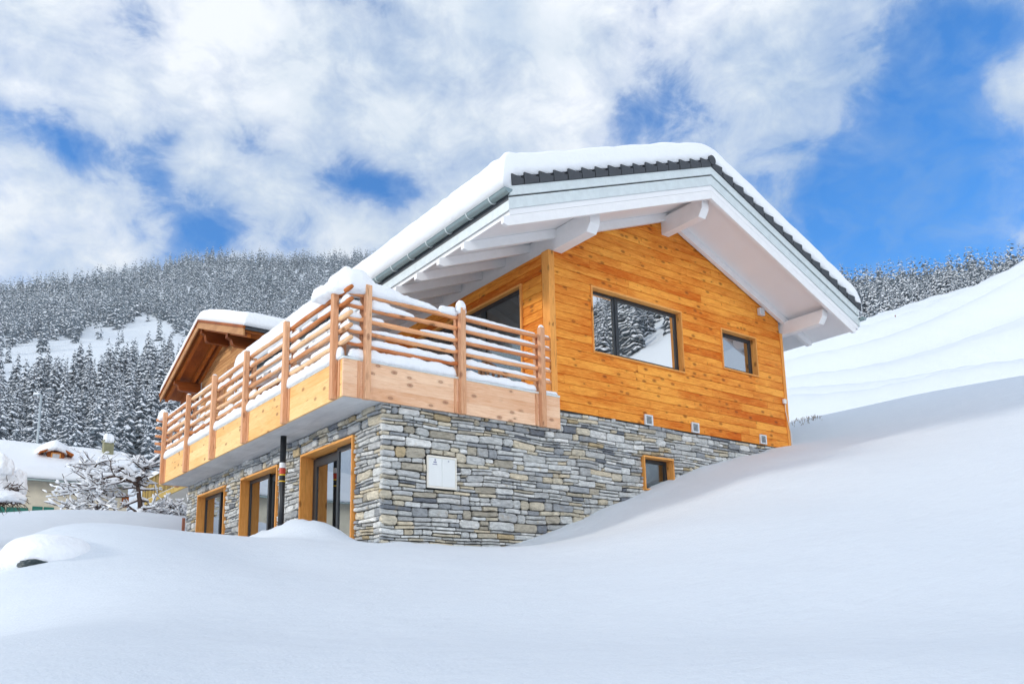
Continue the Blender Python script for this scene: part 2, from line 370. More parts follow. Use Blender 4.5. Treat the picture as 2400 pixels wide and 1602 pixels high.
# foreground
Wp(-6.15, -11.14, -4.35); Wp(-7.5, -9.9, -4.5); Wp(-4.6, -12.6, -4.3); Wp(-9, -14, -5); Wp(-3, -15, -4.4); Wp(3, -14, -2.9); Wp(9, -13, -1.2)
for u in (0, 500, 1000, 1500, 2000, 2400): P(u, 1602, 3.4)
for u, v, D in [(100, 1480, 5.2), (600, 1480, 5.4), (1200, 1480, 5.6), (1800, 1470, 5.8), (2400, 1440, 6.2),
                (350, 1390, 7.2), (800, 1385, 7.6), (1250, 1380, 7.8), (1700, 1345, 8.0), (2100, 1300, 8.6), (2500, 1260, 9.4),
                (200, 1310, 8.8), (600, 1310, 9.6), (980, 1320, 9.8), (1350, 1310, 10.2), (1650, 1230, 11.2), (1950, 1170, 12.5), (2400, 1080, 14),
                (1750, 1120, 15), (2000, 1060, 17), (2400, 960, 19)]: P(u, v, D)
# crest line that hides the foot of the terrace side
for u, v, D in [(780, 1272, 11.2), (700, 1262, 11.2), (600, 1258, 11.2), (500, 1248, 11.2), (444, 1244, 11.2), (340, 1242, 11), (250, 1242, 10.8), (190, 1240, 10.6), (140, 1236, 10.4), (97, 1240, 10.2), (62, 1254, 10), (38, 1270, 9.8), (18, 1322, 9.4), (2, 1352, 8.6)]: P(u, v, D)
for u, v, D in [(600, 1300, 15), (444, 1300, 15), (250, 1300, 15), (60, 1330, 14), (-60, 1400, 11), (-150, 1500, 8), (-120, 1330, 16)]: P(u, v, D)
# far bank on the left
for u, v, D in [(0, 1205, 25), (60, 1200, 25), (130, 1197, 25), (245, 1200, 25), (330, 1207, 25), (440, 1218, 25), (-150, 1212, 25), (600, 1250, 27)]: P(u, v, D)
for u, v, D in [(0, 1262, 20), (130, 1258, 20), (330, 1266, 20), (440, 1270, 20), (-150, 1280, 20), (0, 1250, 32), (130, 1248, 31), (250, 1250, 31), (440, 1255, 30), (-200, 1245, 34)]: P(u, v, D)
# near crest to the right of the house
for u, v, D in [(1870, 986, 27), (2000, 957, 26), (2150, 925, 25), (2280, 903, 24.5), (2400, 882, 24), (2600, 850, 24), (2850, 820, 25)]: P(u, v, D)
for u, v, D in [(1890, 1035, 21.5), (2100, 1000, 21), (1900, 1020, 33), (2150, 975, 33), (2400, 940, 33), (2800, 890, 34)]: P(u, v, D)
# terraced pasture behind it
for u, v, D in [(1855, 960, 42), (1840, 880, 65), (1860, 812, 88), (2000, 770, 92), (2200, 703, 96), (2400, 648, 100), (2700, 570, 104),
                (2000, 880, 60), (2200, 850, 60), (2400, 820, 60), (2700, 760, 60), (2100, 920, 45), (2400, 880, 44), (2700, 830, 44), (1700, 880, 70), (1500, 900, 75), (1300, 960, 80), (1700, 840, 92), (1500, 880, 95)]: P(u, v, D)
for u, v, D in [(1860, 835, 104), (2000, 795, 106), (1930, 800, 92), (2300, 684, 90)]: P(u, v, D)
for x, y, z in [(-40, -20, -9), (-40, 20, -6), (-30, 60, -2), (-60, 90, 2), (0, 60, -1.0), (10, 45, 0), (5, 34, -.6), (0, 28, -1.0), (8, 22, .4), (14, 16, 1.5), (18, 30, 3), (-20, 30, -3.2), (-10, 24, -2.1), (-12, 12, -3.2), (-20, -40, -10), (20, -40, 2), (45, -30, 14), (60, 0, 24), (30, 60, 9), (-90, 0, -14), (0, -90, -8), (80, -60, 28), (-60, -60, -16), (20, 95, 12), (60, 90, 26), (95, 40, 36)]: Wp(x, y, z)
ctrl = np.array(ctrl)
def tps(r2): return np.where(r2 > 1e-12, r2 * np.log(np.maximum(r2, 1e-12)) * .5, 0)
def rbf_fit(c):
    n = len(c); d = ((c[:, None, :2] - c[None, :, :2]) ** 2).sum(-1)
    K = tps(d) + np.eye(n) * 2e-3; Pm = np.c_[np.ones(n), c[:, :2]]
    A = np.block([[K, Pm], [Pm.T, np.zeros((3, 3))]])
    return np.linalg.solve(A, np.r_[c[:, 2], 0, 0, 0])
RB = rbf_fit(ctrl)
def rbf(x, y):
    s = x.shape; x = x.ravel(); y = y.ravel(); out = np.empty(len(x)); n = len(ctrl)
    for i in range(0, len(x), 20000):
        xx = x[i:i + 20000]; yy = y[i:i + 20000]
        d = (xx[:, None] - ctrl[None, :, 0]) ** 2 + (yy[:, None] - ctrl[None, :, 1]) ** 2
        out[i:i + 20000] = tps(d) @ RB[:n] + RB[n] + RB[n + 1] * xx + RB[n + 2] * yy
    return out.reshape(s)
AZ = np.array([-180, -60, -30, 0, 19, 28, 41, 51, 62, 75, 86, 100, 140, 180.])
TC = np.array([.04, .22, .48, .40, .345, .365, .42, .432, .452, .418, .354, .30, .15, .06])
RC = np.array([700, 260, 260, 600, 720, 760, 950, 1100, 1150, 1150, 1120, 1100, 900, 700.])
def far_z(x, y):
    dx = x - CAMP[0]; dy = y - CAMP[1]; r = np.hypot(dx, dy); az = np.degrees(np.arctan2(dy, dx))
    tc = np.interp(az, AZ, TC); rc = np.interp(az, AZ, RC)
    q = r / rc
    k = np.interp(q, [0, .09, .26, .52, 1.0, 1.3, 2, 10], [.1, .18, .42, .76, 1.0, .86, .4, .05])
    nz = (np.sin(x * .011 + 1.3) * np.cos(y * .009) + .5 * np.sin(x * .031 + y * .027)) * np.clip(r / 300, 0, 1) * 6
    return CAMP[2] + r * k * tc + nz * .8
def vnoise(x, y, s=1.0):
    return (np.sin(x * 1.7 * s + 1.1 * np.sin(y * 1.3 * s)) + np.sin(y * 2.1 * s + .9 * np.sin(x * 1.9 * s + 2)) + .5 * np.sin((x + y) * 3.1 * s + 1.7)) / 2.5
def hill_terraces(x, y):
    # contour-parallel steps on the pasture right of the house
    dx = x - CAMP[0]; dy = y - CAMP[1]; r = np.hypot(dx, dy); az = np.degrees(np.arctan2(dy, dx))
    m = np.clip((r - 32) / 8, 0, 1) * np.clip((125 - r) / 25, 0, 1) * np.clip((50 - az) / 12, 0, 1) * np.clip((az + 5) / 10, 0, 1)
    ph = (r + .10 * az + 1.2 * np.sin(az * .13 + r * .04) + .35 * np.sin(az * .45 + 2)) / 8.4
    s = np.sin(2 * math.pi * ph); st = s + .35 * np.sin(4 * math.pi * ph + .6)
    return m * (.66 + .14 * np.sin(az * .5 + r * .07)) * st + m * .03 * np.sin(az * 2.3 + r * .37) * np.sin(r * .5)
def ground(x, y):
    x = np.asarray(x, float); y = np.asarray(y, float)
    r = np.hypot(x - CAMP[0], y - CAMP[1])
    w = np.clip((r - 95) / 60, 0, 1); w = w * w * (3 - 2 * w)
    zn = rbf(x, y) if np.any(w < 1) else 0
    z = zn * (1 - w) + far_z(x, y) * w if np.any(w > 0) else zn
    z = np.where(w >= 1, far_z(x, y), z)
    z = z + hill_terraces(x, y) * (1 - w)
    z = z + .009 * vnoise(x, y, .55) * np.clip((r - 2) / 6, 0, 1)
    # wind-worked surface close to the viewpoint, and a crumbled lip along the house wall
    near = np.clip((26 - r) / 10, 0, 1) * np.clip((r - 1.2) / 2, 0, 1)
    z = z + near * (.010 * vnoise(x * .8 + .5 * y, y * 1.1, 1.5) + .006 * np.sin((x * .35 - y) * 3.3 + 1.4 * np.sin(x * .9) + .8 * np.sin(y * 1.3)))
    lip = np.exp(-((y + .22) / .28) ** 2) * ((x > -.3) & (x < 11.5))
    z = z + lip * (.035 * vnoise(x, y * .3, 2.6) + .02 * vnoise(x, y, 6.0) + .02)
    # heaps dug away from the terrace doors
    for cx, cy, h, sx, sy in [(-1.0, .55, .34, .52, .85), (-1.0, 2.1, .30, .55, 1.0), (-1.0, 3.8, .14, .5, 1.1)]:
        q = ((x - cx) / sx) ** 2 + ((y - cy) / sy) ** 2
        z = z + h * np.exp(-q ** 1.5) * (1 + .12 * vnoise(x, y, 5))
    # the mound over the buried sheet at the left
    cx, cy, _ = at(118, 1262, 9.6)
    q = ((x - cx) ** 2 + (y - cy) ** 2) / .6 ** 2
    z = z - .02 * np.exp(-q ** 2)
    return z
def make_ground():
    n = 620; a = 10.; bq = math.asinh(1500 / a)
    s = np.linspace(-1, 1, n); m = a * np.sinh(bq * s)
    X, Y = np.meshgrid(m - 1.5, m - 4.0, indexing='ij')
    Z = ground(X, Y)
    v = np.c_[X.ravel(), Y.ravel(), Z.ravel()]
    i, j = np.meshgrid(np.arange(n - 1), np.arange(n - 1), indexing='ij'); k = (i * n + j).ravel()
    f = np.c_[k, k + n, k + n + 1, k + 1]
    me = bpy.data.meshes.new('snow_ground'); me.vertices.add(len(v)); me.vertices.foreach_set('co', v.ravel())
    me.loops.add(f.size); me.loops.foreach_set('vertex_index', f.ravel().astype(np.int32))
    me.polygons.add(len(f)); me.polygons.foreach_set('loop_start', np.arange(0, f.size, 4, dtype=np.int32))
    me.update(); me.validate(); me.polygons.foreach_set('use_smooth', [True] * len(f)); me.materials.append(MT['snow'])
    o = bpy.data.objects.new('ground', me); COL.objects.link(o); tag(o, kind='structure')
make_ground()
def gz(x, y): return float(ground(np.array([x]), np.array([y]))[0])

# ------------------------------------------------------------------ main house
XC, XR, YB = 3.525, 10.845, 10.665
SL = .39; XA = 6.93
house = empty('chalet', (5.5, 5, -2.3), 'new chalet with grey stone base, orange larch walls and white eaves under thick snow', 'chalet')

def clip_poly(poly, a, b, c):      # keep a*x+b*y<=c
    out = []
    for i in range(len(poly)):
        p, q = poly[i], poly[(i + 1) % len(poly)]; dp = a * p[0] + b * p[1] - c; dq = a * q[0] + b * q[1] - c
        if dp <= 0: out.append(p)
        if (dp < 0 < dq) or (dq < 0 < dp):
            t = dp / (dp - dq); out.append((p[0] + t * (q[0] - p[0]), p[1] + t * (q[1] - p[1])))
    return out
def area(p): return abs(sum(p[i][0] * p[(i + 1) % len(p)][1] - p[(i + 1) % len(p)][0] * p[i][1] for i in range(len(p)))) / 2
def sub_rect(r, h):
    x0, x1, y0, y1 = r; a0, a1, b0, b1 = h
    if a0 >= x1 or a1 <= x0 or b0 >= y1 or b1 <= y0: return [r]
    out = []
    if x0 < a0: out.append((x0, a0, y0, y1))
    if a1 < x1: out.append((a1, x1, y0, y1))
    m0, m1 = max(x0, a0), min(x1, a1)
    if y0 < b0: out.append((m0, m1, y0, b0))
    if b1 < y1: out.append((m0, m1, b1, y1))
    return out
def planks(mb, u0, u1, z0, z1, holes, mp, halfplanes=(), h=.178, th=.028, rnd=RND, lo=1.2, hi=4.5):
    """horizontal boards on a wall; mp(u, w, z) maps to the world, w = outward"""
    z = z0
    while z < z1 - .01:
        ze = min(z + h, z1); u = u0 - rnd.uniform(0, 2)
        while u < u1:
            ue = u + rnd.uniform(lo, hi); a, b = max(u, u0), min(ue, u1)
            if b - a > .02:
                tint = (min(1, max(0, rnd.gauss(.55, .2))), rnd.random(), rnd.random())
                rs = [(a + .0015, b - .0015, z + .002, ze - .002)]
                for hh in holes: rs = [q for r in rs for q in sub_rect(r, hh)]
                for (a0, a1, b0, b1) in rs:
                    if a1 - a0 < .01 or b1 - b0 < .004: continue
                    pl = [(a0, b0), (a1, b0), (a1, b1), (a0, b1)]
                    for hp in halfplanes: pl = clip_poly(pl, *hp) if pl else pl
                    if len(pl) < 3 or area(pl) < 1e-4: continue
                    dz = rnd.uniform(-.002, .002)
                    mb.prism(pl, lambda p: mp(p[0], 0, p[1]), lambda p: mp(p[0], th + dz + .011 * (ze - p[1]) / h, p[1]), tint)
            u = ue
        z = ze
def wallboxes(mb, u0, u1, z0, z1, holes, mp, w0, w1):
    rs = [(u0, u1, z0, z1)]
    for hh in holes: rs = [q for r in rs for q in sub_rect(r, hh)]
    for a0, a1, b0, b1 in rs:
        mb.prism([(a0, b0), (a1, b0), (a1, b1), (a0, b1)], lambda p: mp(p[0], w0, p[1]), lambda p: mp(p[0], w1, p[1]))
def wn(u, z): return mnoise.noise(Vector((u * .9, z * 2.3, 3.3))) * .05 + mnoise.noise(Vector((u * 3.1, z * 5, 9.3))) * .014
PAL = [((.50, .50, .48), 6), ((.59, .59, .57), 5), ((.43, .43, .42), 4.5), ((.31, .32, .33), 2.6), ((.17, .18, .20), 1.3), ((.54, .48, .37), 3.4), ((.58, .50, .37), 1.6), ((.38, .34, .27), 1.8), ((.66, .65, .62), 2), ((.44, .34, .20), .5)]
def stones(mb, u0, u1, z0, z1, holes, mp, rnd, corner=False):
    tot = sum(w for _, w in PAL)
    def pick():
        r = rnd.random() * tot
        for c, w in PAL:
            r -= w
            if r <= 0: break
        k = rnd.uniform(.95, 1.25); return tuple(min(.85, x * k) for x in c)
    def one(a, b, c, d):
        rs = [(a, b, c, d)]
        for hh in holes: rs = [q for r in rs for q in sub_rect(r, hh)]
        for (a0, a1, b0, b1) in rs:
            if a1 - a0 < .025 or b1 - b0 < .02: continue
            g = .0075; a0 += g; a1 -= g; b0 += g; b1 -= g
            w, h = a1 - a0, b1 - b0; ch = min(w, h) * rnd.uniform(.12, .3); j = lambda: rnd.uniform(-.5, .5) * min(.02, h * .2)
            ol = [(a0 + ch, b0), (a0 + w * .5, b0 + j()), (a1 - ch, b0), (a1, b0 + ch), (a1 + j(), b0 + h * .5), (a1, b1 - ch), (a1 - ch, b1), (a0 + w * .5, b1 + j()), (a0 + ch, b1), (a0, b1 - ch), (a0 + j(), b0 + h * .5), (a0, b0 + ch)]
            ol = [(p[0], p[1] + wn(p[0], p[1])) for p in ol]
            cx, cz = (a0 + a1) / 2, (b0 + b1) / 2 + wn((a0 + a1) / 2, (b0 + b1) / 2)
            D = rnd.uniform(.035, .075); tu = rnd.uniform(-.02, .02); tz = rnd.uniform(-.02, .02)
            ins = min(.014, h * .16)
            def inner(p, k, dd):
                dx, dz = cx - p[0], cz - p[1]; L = math.hypot(dx, dz) or 1; q = min(k, L * .5) / L
                x, z = p[0] + dx * q, p[1] + dz * q
                return mp(x, dd + tu * (x - cx) / w + tz * (z - cz) / h + rnd.uniform(-.003, .003), z)
            n = len(ol)
            v = [mp(p[0], 0, p[1]) for p in ol] + [mp(p[0], D * .72, p[1]) for p in ol] + [inner(p, ins, D) for p in ol] + [mp(cx, D + rnd.uniform(.002, .010), cz)]
            f = []
            for r in range(2): f += [(r * n + i, r * n + (i + 1) % n, (r + 1) * n + (i + 1) % n, (r + 1) * n + i) for i in range(n)]
            f += [(2 * n + i, 2 * n + (i + 1) % n, 3 * n) for i in range(n)]
            mb.add(v, f, pick())
    z = z1
    while z > z0:
        h = rnd.choice([.05, .06, .07, .08, .095, .11, .125, .15]) * rnd.uniform(.9, 1.1); zb = z - h
        u = u0 - rnd.uniform(0, .3) * (0 if corner else 1)
        while u < u1:
            w = rnd.uniform(.13, .52) * (.7 + h * 2.6); ue = min(u + w, u1) if u1 - (u + w) > .08 else u1
            a = max(u, u0)
            if h > .10 and rnd.random() < .36:
                s = zb + h * rnd.uniform(.35, .65)
                if rnd.random() < .5:
                    one(a, ue, s, z); m = a + (ue - a) * rnd.uniform(.35, .65); one(a, m, zb, s); one(m, ue, zb, s)
                else:
                    one(a, ue, zb, s); one(a, ue, s, z)
            else: one(a, ue, zb, z)
            u = ue if ue < u1 else u1 + 1
        z = zb
fm = lambda u, w, z: (u, -w, z)              # gable plane y = 0, outward -Y
def sidemap(x0): return lambda u, w, z: (x0 - w, u, z)   # planes facing -X

doors = [(.937, 3.121, -.367), (4.278, 6.413, -.367), (7.50, 9.607, -.367)]
dh = [(a, b, -3.2, c) for a, b, c in doors]
wst = (5.883, 6.77, -.971, -.266)
wbig = (4.63, 7.30, 1.652, 3.043); wsm = (8.61, 9.894, 1.981, 2.94)
cab = (.80, 1.38, -1.322, -.78)

# stone base
mb = MB(); stones(mb, -.045, XR + .02, -3.0, .375, [wst, cab, (-1, 3.66, .02, 1)], lambda u, w, z: (u, -w + .03, z), random.Random(3), True)
sw = mb.build('stone_cladding', MT['stone'], house, recalc=False)
mb = MB(); stones(mb, .0, YB, -3.0, -.0, dh, lambda u, w, z: (.03 - w, u, z), random.Random(5))
sw2 = mb.build('stone_cladding', MT['stone'], house, recalc=False)
for o in (sw, sw2):
    bm = bmesh.new(); bm.from_mesh(o.data); bmesh.ops.recalc_face_normals(bm, faces=bm.faces); bm.to_mesh(o.data); bm.free()
mb = MB()
wallboxes(mb, .031, XR, -3.4, .30, [wst], fm, -.30, -.031)
wallboxes(mb, .30, YB, -3.4, .0, dh, lambda u, w, z: (-w, u, z), -.30, -.031)
mb.box((.03, YB - .02, -3.4), (XR, YB - .3, .3)); mb.box((XR - .01, .3, -3.4), (XR - .3, YB - .3, .3))
mb.build('base_wall', MT['mortar'], house)
mb = MB(); mb.box((.04, .04, .0), (XR - .01, YB - .04, .235)); mb.build('floor_slab', MT['room'], house)

# timber walls of the upper storey
hp = [(SL, 1, 5.06 + SL * XA), (-SL, 1, 5.06 - SL * XA)]
mb = MB(); planks(mb, XC + .15, XR, .379, 5.3, [wbig, wsm], fm, hp); mb.build('gable_cladding', MT['clad'], house)
glz = (.74, 4.9, .25, 3.09); glz2 = (6.6, 9.4, .9, 2.9)
mb = MB(); planks(mb, .15, YB, .24, 3.50, [glz, glz2], sidemap(XC + .03)); mb.build('side_cladding', MT['clad_y'], house)
mb = MB(); rs = [(XC + .16, XR - .005, .30, 5.3)]
for hh in (wbig, wsm): rs = [q for r in rs for q in sub_rect(r, hh)]
for a0, a1, b0, b1 in rs:
    pl = [(a0, b0), (a1, b0), (a1, b1), (a0, b1)]
    for q in hp: pl = clip_poly(pl, *q) if pl else pl
    if len(pl) > 2: mb.prism(pl, lambda p: (p[0], .002, p[1]), lambda p: (p[0], .22, p[1]))
wallboxes(mb, .23, YB, .24, 3.5, [glz, glz2], sidemap(XC + .03), -.2, -.002)
mb.box((XR - .01, .23, .30), (XR - .2, YB - .2, 3.45))
pl = [(XC + .03, .24), (XR - .01, .24), (XR - .01, 3.5), (XA, 5.0), (XC + .03, 3.55)]
mb.prism(pl, lambda p: (p[0], YB - .2, p[1]), lambda p: (p[0], YB, p[1]))
mb.build('wall_core', MT['room'], house)
mb = MB(); mb.box((XC - .0, -.062, .62), (XC + .148, .145, 3.52), (.6, .3, .5)); mb.build('corner_column', MT['post_z'], house, bevel=.006)
mb = MB(); mb.box((XR + .002, -.055, .33), (XR + .10, .12, 3.24), (.55, .7, .5)); mb.build('corner_column', MT['post_z'], house, bevel=.006)
mb = MB(); mb.box((XC + .15, -.02, .352), (XR, .03, .376)); mb.build('drip_batten', MT['mortar'], house)

# ---- windows
def casing(parent, r, mp, ax, out=.062, depth=.15, w=.032, bottom=True, mats=None):
    u0, u1, z0, z1 = r; e = .0
    hm = MT['casing_x'] if ax == 'x' else MT['casing_y']
    mb = MB()
    def bar(a0, a1, b0, b1, tint): mb.prism([(a0, b0), (a1, b0), (a1, b1), (a0, b1)], lambda p: mp(p[0], -depth, p[1]), lambda p: mp(p[0], out, p[1]), tint)
    bar(u0, u1, z1 - w, z1, (.6, .2, .5)); mb.build('head_board', hm, parent)
    if bottom: mb = MB(); bar(u0, u1, z0, z0 + w, (.5, .4, .5)); mb.build('sill', hm, parent)
    zb = z0 + (w if bottom else 0)
    mb = MB(); bar(u0, u0 + w, zb, z1 - w, (.55, .6, .5)); mb.build('jamb_board', MT['casing_z'], parent)
    mb = MB(); bar(u1 - w, u1, zb, z1 - w, (.45, .8, .5)); mb.build('jamb_board', MT['casing_z'], parent)
def leaf(parent, u0, u1, z0, z1, mp, w, fw=.07, gl='glass', th=.05):
    mb = MB()
    for a0, a1, b0, b1 in [(u0, u1, z0, z0 + fw), (u0, u1, z1 - fw, z1), (u0, u0 + fw, z0 + fw, z1 - fw), (u1 - fw, u1, z0 + fw, z1 - fw)]:
        mb.prism([(a0, b0), (a1, b0), (a1, b1), (a0, b1)], lambda p: mp(p[0], -w - th, p[1]), lambda p: mp(p[0], -w, p[1]))
    mb.build('frame', MT['frame'], parent)
    mb = MB(); mb.prism([(u0 + fw, z0 + fw), (u1 - fw, z0 + fw), (u1 - fw, z1 - fw), (u0 + fw, z1 - fw)], lambda p: mp(p[0], -w - th * .62, p[1]), lambda p: mp(p[0], -w - th * .4, p[1]))
    mb.build('pane', MT[gl], parent)
def holder(name, label=None):
    mbx = bpy.data.objects.new(name, None); COL.objects.link(mbx); mbx.parent = house; mbx.matrix_parent_inverse = parent_inv(house); mbx.location = (0, 0, 0)
    if label: mbx['label'] = label
    # placed at the world origin: the window's own children carry world coordinates
    return mbx
def interior(parent, u0, u1, z0, z1, mp, w, deep, cur=None):
    mb = MB(); a = .02
    def q(p3): mb.add(p3, [(0, 1, 2, 3)])
    f, g = -w, -w - deep
    q([mp(u0 - .3, g, z0 - .3), mp(u1 + .3, g, z0 - .3), mp(u1 + .3, g, z1 + .2), mp(u0 - .3, g, z1 + .2)])
    q([mp(u0 - .3, f, z0 - .3), mp(u1 + .3, f, z0 - .3), mp(u1 + .3, g, z0 - .3), mp(u0 - .3, g, z0 - .3)])
    q([mp(u0 - .3, f, z1 + .2), mp(u1 + .3, f, z1 + .2), mp(u1 + .3, g, z1 + .2), mp(u0 - .3, g, z1 + .2)])
    q([mp(u0 - .3, f, z0 - .3), mp(u0 - .3, g, z0 - .3), mp(u0 - .3, g, z1 + .2), mp(u0 - .3, f, z1 + .2)])
    q([mp(u1 + .3, f, z0 - .3), mp(u1 + .3, g, z0 - .3), mp(u1 + .3, g, z1 + .2), mp(u1 + .3, f, z1 + .2)])
    mb.build('room', MT['room'], parent, recalc=False)
    if cur:
        for c0, c1 in cur:
            mb = MB(); n = 40; v = []; 
            for i in range(n + 1):
                u = c0 + (c1 - c0) * i / n; ww = -w - .22 + .035 * math.sin(i * 1.9)
                v += [mp(u, ww, z0 - .1), mp(u, ww, z1)]
            mb.add(v, [(2 * i, 2 * i + 2, 2 * i + 3, 2 * i + 1) for i in range(n)])
            mb.build('curtain', MT['curtain'], parent, smooth=True, recalc=False)
w1 = holder('window', 'wide two-light window under the ridge'); casing(w1, wbig, fm, 'x'); u0, u1, z0, z1 = [a + b for a, b in zip(wbig, (.034, -.034, .034, -.034))]
leaf(w1, u0, 5.40, z0, z1, fm, .09, .055); leaf(w1, 5.402, u1, z0, z1, fm, .075, .085); interior(w1, u0, u1, z0, z1, fm, .24, 2.2, [(6.9, 7.22)])
w2 = holder('window', 'small square window right of the wide one'); casing(w2, wsm, fm, 'x'); u0, u1, z0, z1 = [a + b for a, b in zip(wsm, (.034, -.034, .034, -.034))]
leaf(w2, u0, u1, z0, z1, fm, .085, .085, 'glass_lit'); interior(w2, u0, u1, z0, z1, fm, .24, .7)
w3 = holder('window', 'little basement window at the snow line'); casing(w3, wst, fm, 'x', out=.075, depth=.17, w=.035); u0, u1, z0, z1 = [a + b for a, b in zip(wst, (.037, -.037, .037, -.037))]
leaf(w3, u0, u1, z0, z1, fm, .10, .075, 'glass_dim'); interior(w3, u0, u1, z0, z1, fm, .31, 1.6, [(6.5, 6.72)])
sm = lambda u, w, z: (-w, u, z)
for i, (a, b, c) in enumerate(doors):
    d = holder('terrace_door'); r = (a, b, -2.9, c); casing(d, r, sm, 'y', out=.07, depth=.24, w=.04, bottom=False)
    u0, u1, z1 = a + .042, b - .042, c - .042
    if i == 0:
        m = 1.93
        leaf(d, u0, m, -2.85, z1, sm, .13, .075, 'glass_lit'); leaf(d, m - .05, u1, -2.85, z1 - .03, sm, .19, .16, 'glass_lit')
        interior(d, u0, u1, -2.85, z1, sm, .31, 2.4, [(1.05, 1.5), (2.65, 3.0)])
    else:
        m = u0 + (u1 - u0) * (.42 if i == 1 else .40)
        leaf(d, m, u1, -2.85, z1, sm, .13, .075, 'glass_lit'); leaf(d, u0, m + .05, -2.85, z1 - .03, sm, .19, .14, 'glass_lit')
        interior(d, u0, u1, -2.85, z1, sm, .31, 2.4, [(u1 - .5, u1 - .1)])
d = holder('terrace_door', 'tall glazed door on the upper terrace'); sx = sidemap(XC); casing(d, (glz[0], glz[1], glz[2], glz[3]), sx, 'y', out=.045, depth=.10, w=.045)
for k in range(3):
    a = glz[0] + .05 + k * (glz[1] - glz[0] - .1) / 3; leaf(d, a, a + (glz[1] - glz[0] - .1) / 3 - .003, .30, 3.04, sx, .05, .075, 'glass_dim')
interior(d, glz[0], glz[1], .6, 2.9, sx, .21, 2.5, [(1.0, 1.5)])
d = holder('window', 'rear window on the upper terrace'); casing(d, glz2, sx, 'y', out=.045, depth=.10, w=.045); leaf(d, glz2[0] + .046, glz2[1] - .046, glz2[2] + .046, glz2[3] - .046, sx, .05, .075)
interior(d, glz2[0], glz2[1], 1.2, 2.7, sx, .21, 2)

# ---- small fittings
for i, (x, z) in enumerate([(6.095, .475), (7.52, .49), (9.86, .50)]):
    mb = MB(); w, h = .115, .108
    for a0, a1, b0, b1 in [(-w, w, -h, -h + .03), (-w, w, h - .03, h), (-w, -w + .035, -h + .03, h - .03), (w - .035, w, -h + .03, h - .03)]:
        mb.box((x + a0, -.075, z + b0), (x + a1, -.040, z + b1))
    for k in range(6): zz = z - h + .04 + k * .026; mb.add([(x - .08, -.058, zz), (x + .08, -.058, zz), (x + .08, -.07, zz - .014), (x - .08, -.07, zz - .014)], [(0, 1, 2, 3)])
    v = mb.build('air_vent', MT['vent'], house, recalc=False); mb = MB(); mb.box((x - .08, -.050, z - .078), (x + .08, -.0405, z + .078)); mb.build('backing', MT['vent_dk'], v)
mb = MB(); mb.box((.80, -.035, -1.322), (1.38, -.052, -1.29)); mb.box((.80, -.035, -.812), (1.38, -.052, -.78)); mb.box((.80, -.035, -1.29), (.825, -.052, -.812)); mb.box((1.355, -.035, -1.29), (1.38, -.052, -.812)); mb.box((.81, .0, -1.31), (1.37, -.034, -.79))
cb = mb.build('meter_cabinet', MT['cab_edge'], house, bevel=.002)
for a0, a1 in [(.829, 1.088), (1.092, 1.351)]:
    mb = MB(); mb.box((a0, -.0345, -1.286), (a1, -.047, -.816)); dd_ = mb.build('cabinet_door', MT['cab'], cb, bevel=.002)
    if a0 < 1:
        mb = MB()
        for cx, cz, w, h in [(.955, -.845, .012, .009), (.955, -.862, .012, .006), (.952, -.888, .030, .010), (.950, -.925, .045, .006)]: mb.box((cx - w, -.0475, cz - h), (cx + w, -.0468, cz + h))
        mb.build('printed_mark', MT['ink'], dd_)
    else:
        mb = MB()
        for cx, cz, w, h in [(1.22, -.845, .012, .003), (1.22, -.858, .014, .004)]: mb.box((cx - w, -.0475, cz - h), (cx + w, -.0468, cz + h))
        mb.build('printed_mark', MT['ink'], dd_)
mb = MB(); mb.box((10.74, -.10, 1.47), (10.835, -.045, 1.58)); jb = mb.build('junction_box', MT['cab'], house, bevel=.008)
mb = MB(); mb.tube([(10.79, -.08, 1.475), (10.80, -.075, 1.27), (10.86, -.075, 1.03), (10.93, -.075, .78), (10.95, -.075, .55), (10.94, -.075, .3)], .009, 6); mb.build('cable', MT['cable'], jb, smooth=True)
mb = MB(); mb.box((10.03, -.13, 3.53), (10.21, -.045, 3.70)); o = mb.build('outdoor_lamp', MT['vent'], house, bevel=.01)
mb = MB(); mb.box((10.05, -.137, 3.55), (10.19, -.131, 3.66)); mb.build('lamp_glass', MT['curtain'], o)
mb = MB(); pz = gz(-.35, 3.28) - .4
mb.tube([(-.35, 3.28, pz), (-.35, 3.28, -.002)], .058, 20); pp = mb.build('drainpipe', MT['black'], house, smooth=True)
for z0, z1, m in [(-.62, -.52, 'band_w'), (-.735, -.625, 'band_r'), (-.765, -.74, 'band_y'), (-.885, -.865, 'band_y')]:
    mb = MB(); mb.tube([(-.35, 3.28, z0), (-.35, 3.28, z1)], .0605, 20); mb.build('band', MT[m], pp, smooth=False)

# ---- roof
Y0, Y1 = -1.35, 11.8; XL, XRR = 1.60, 12.12
def zr(x, top): return top - SL * abs(x - XA)
roof = None
def roofprism(top, bot, xl, xr, y0, y1, mat_, name, parent, bevel=0):
    mb = MB(); pl = [(xl, zr(xl, bot)), (XA, bot), (xr, zr(xr, bot)), (xr, zr(xr, top)), (XA, top), (xl, zr(xl, top))]
    # two convex halves
    for h in ([pl[0], pl[1], pl[4], pl[5]], [pl[1], pl[2], pl[3], pl[4]]):
        mb.prism(h, lambda p: (p[0], y0, p[1]), lambda p: (p[0], y1, p[1]))
    return mb.build(name, mat_, parent, bevel=bevel)
roof = roofprism(5.70, 5.215, XL + .02, XRR - .02, Y0 + .045, Y1, MT['soffit'], 'roof', house)
roofprism(5.525, 5.325, XL, XRR, Y0 + .022, Y0 + .040, MT['zinc'], 'verge_flashing', roof)
roofprism(5.72, 5.552, XL - .01, XRR + .01, Y0, Y0 + .043, MT['zinc'], 'verge_flashing', roof)
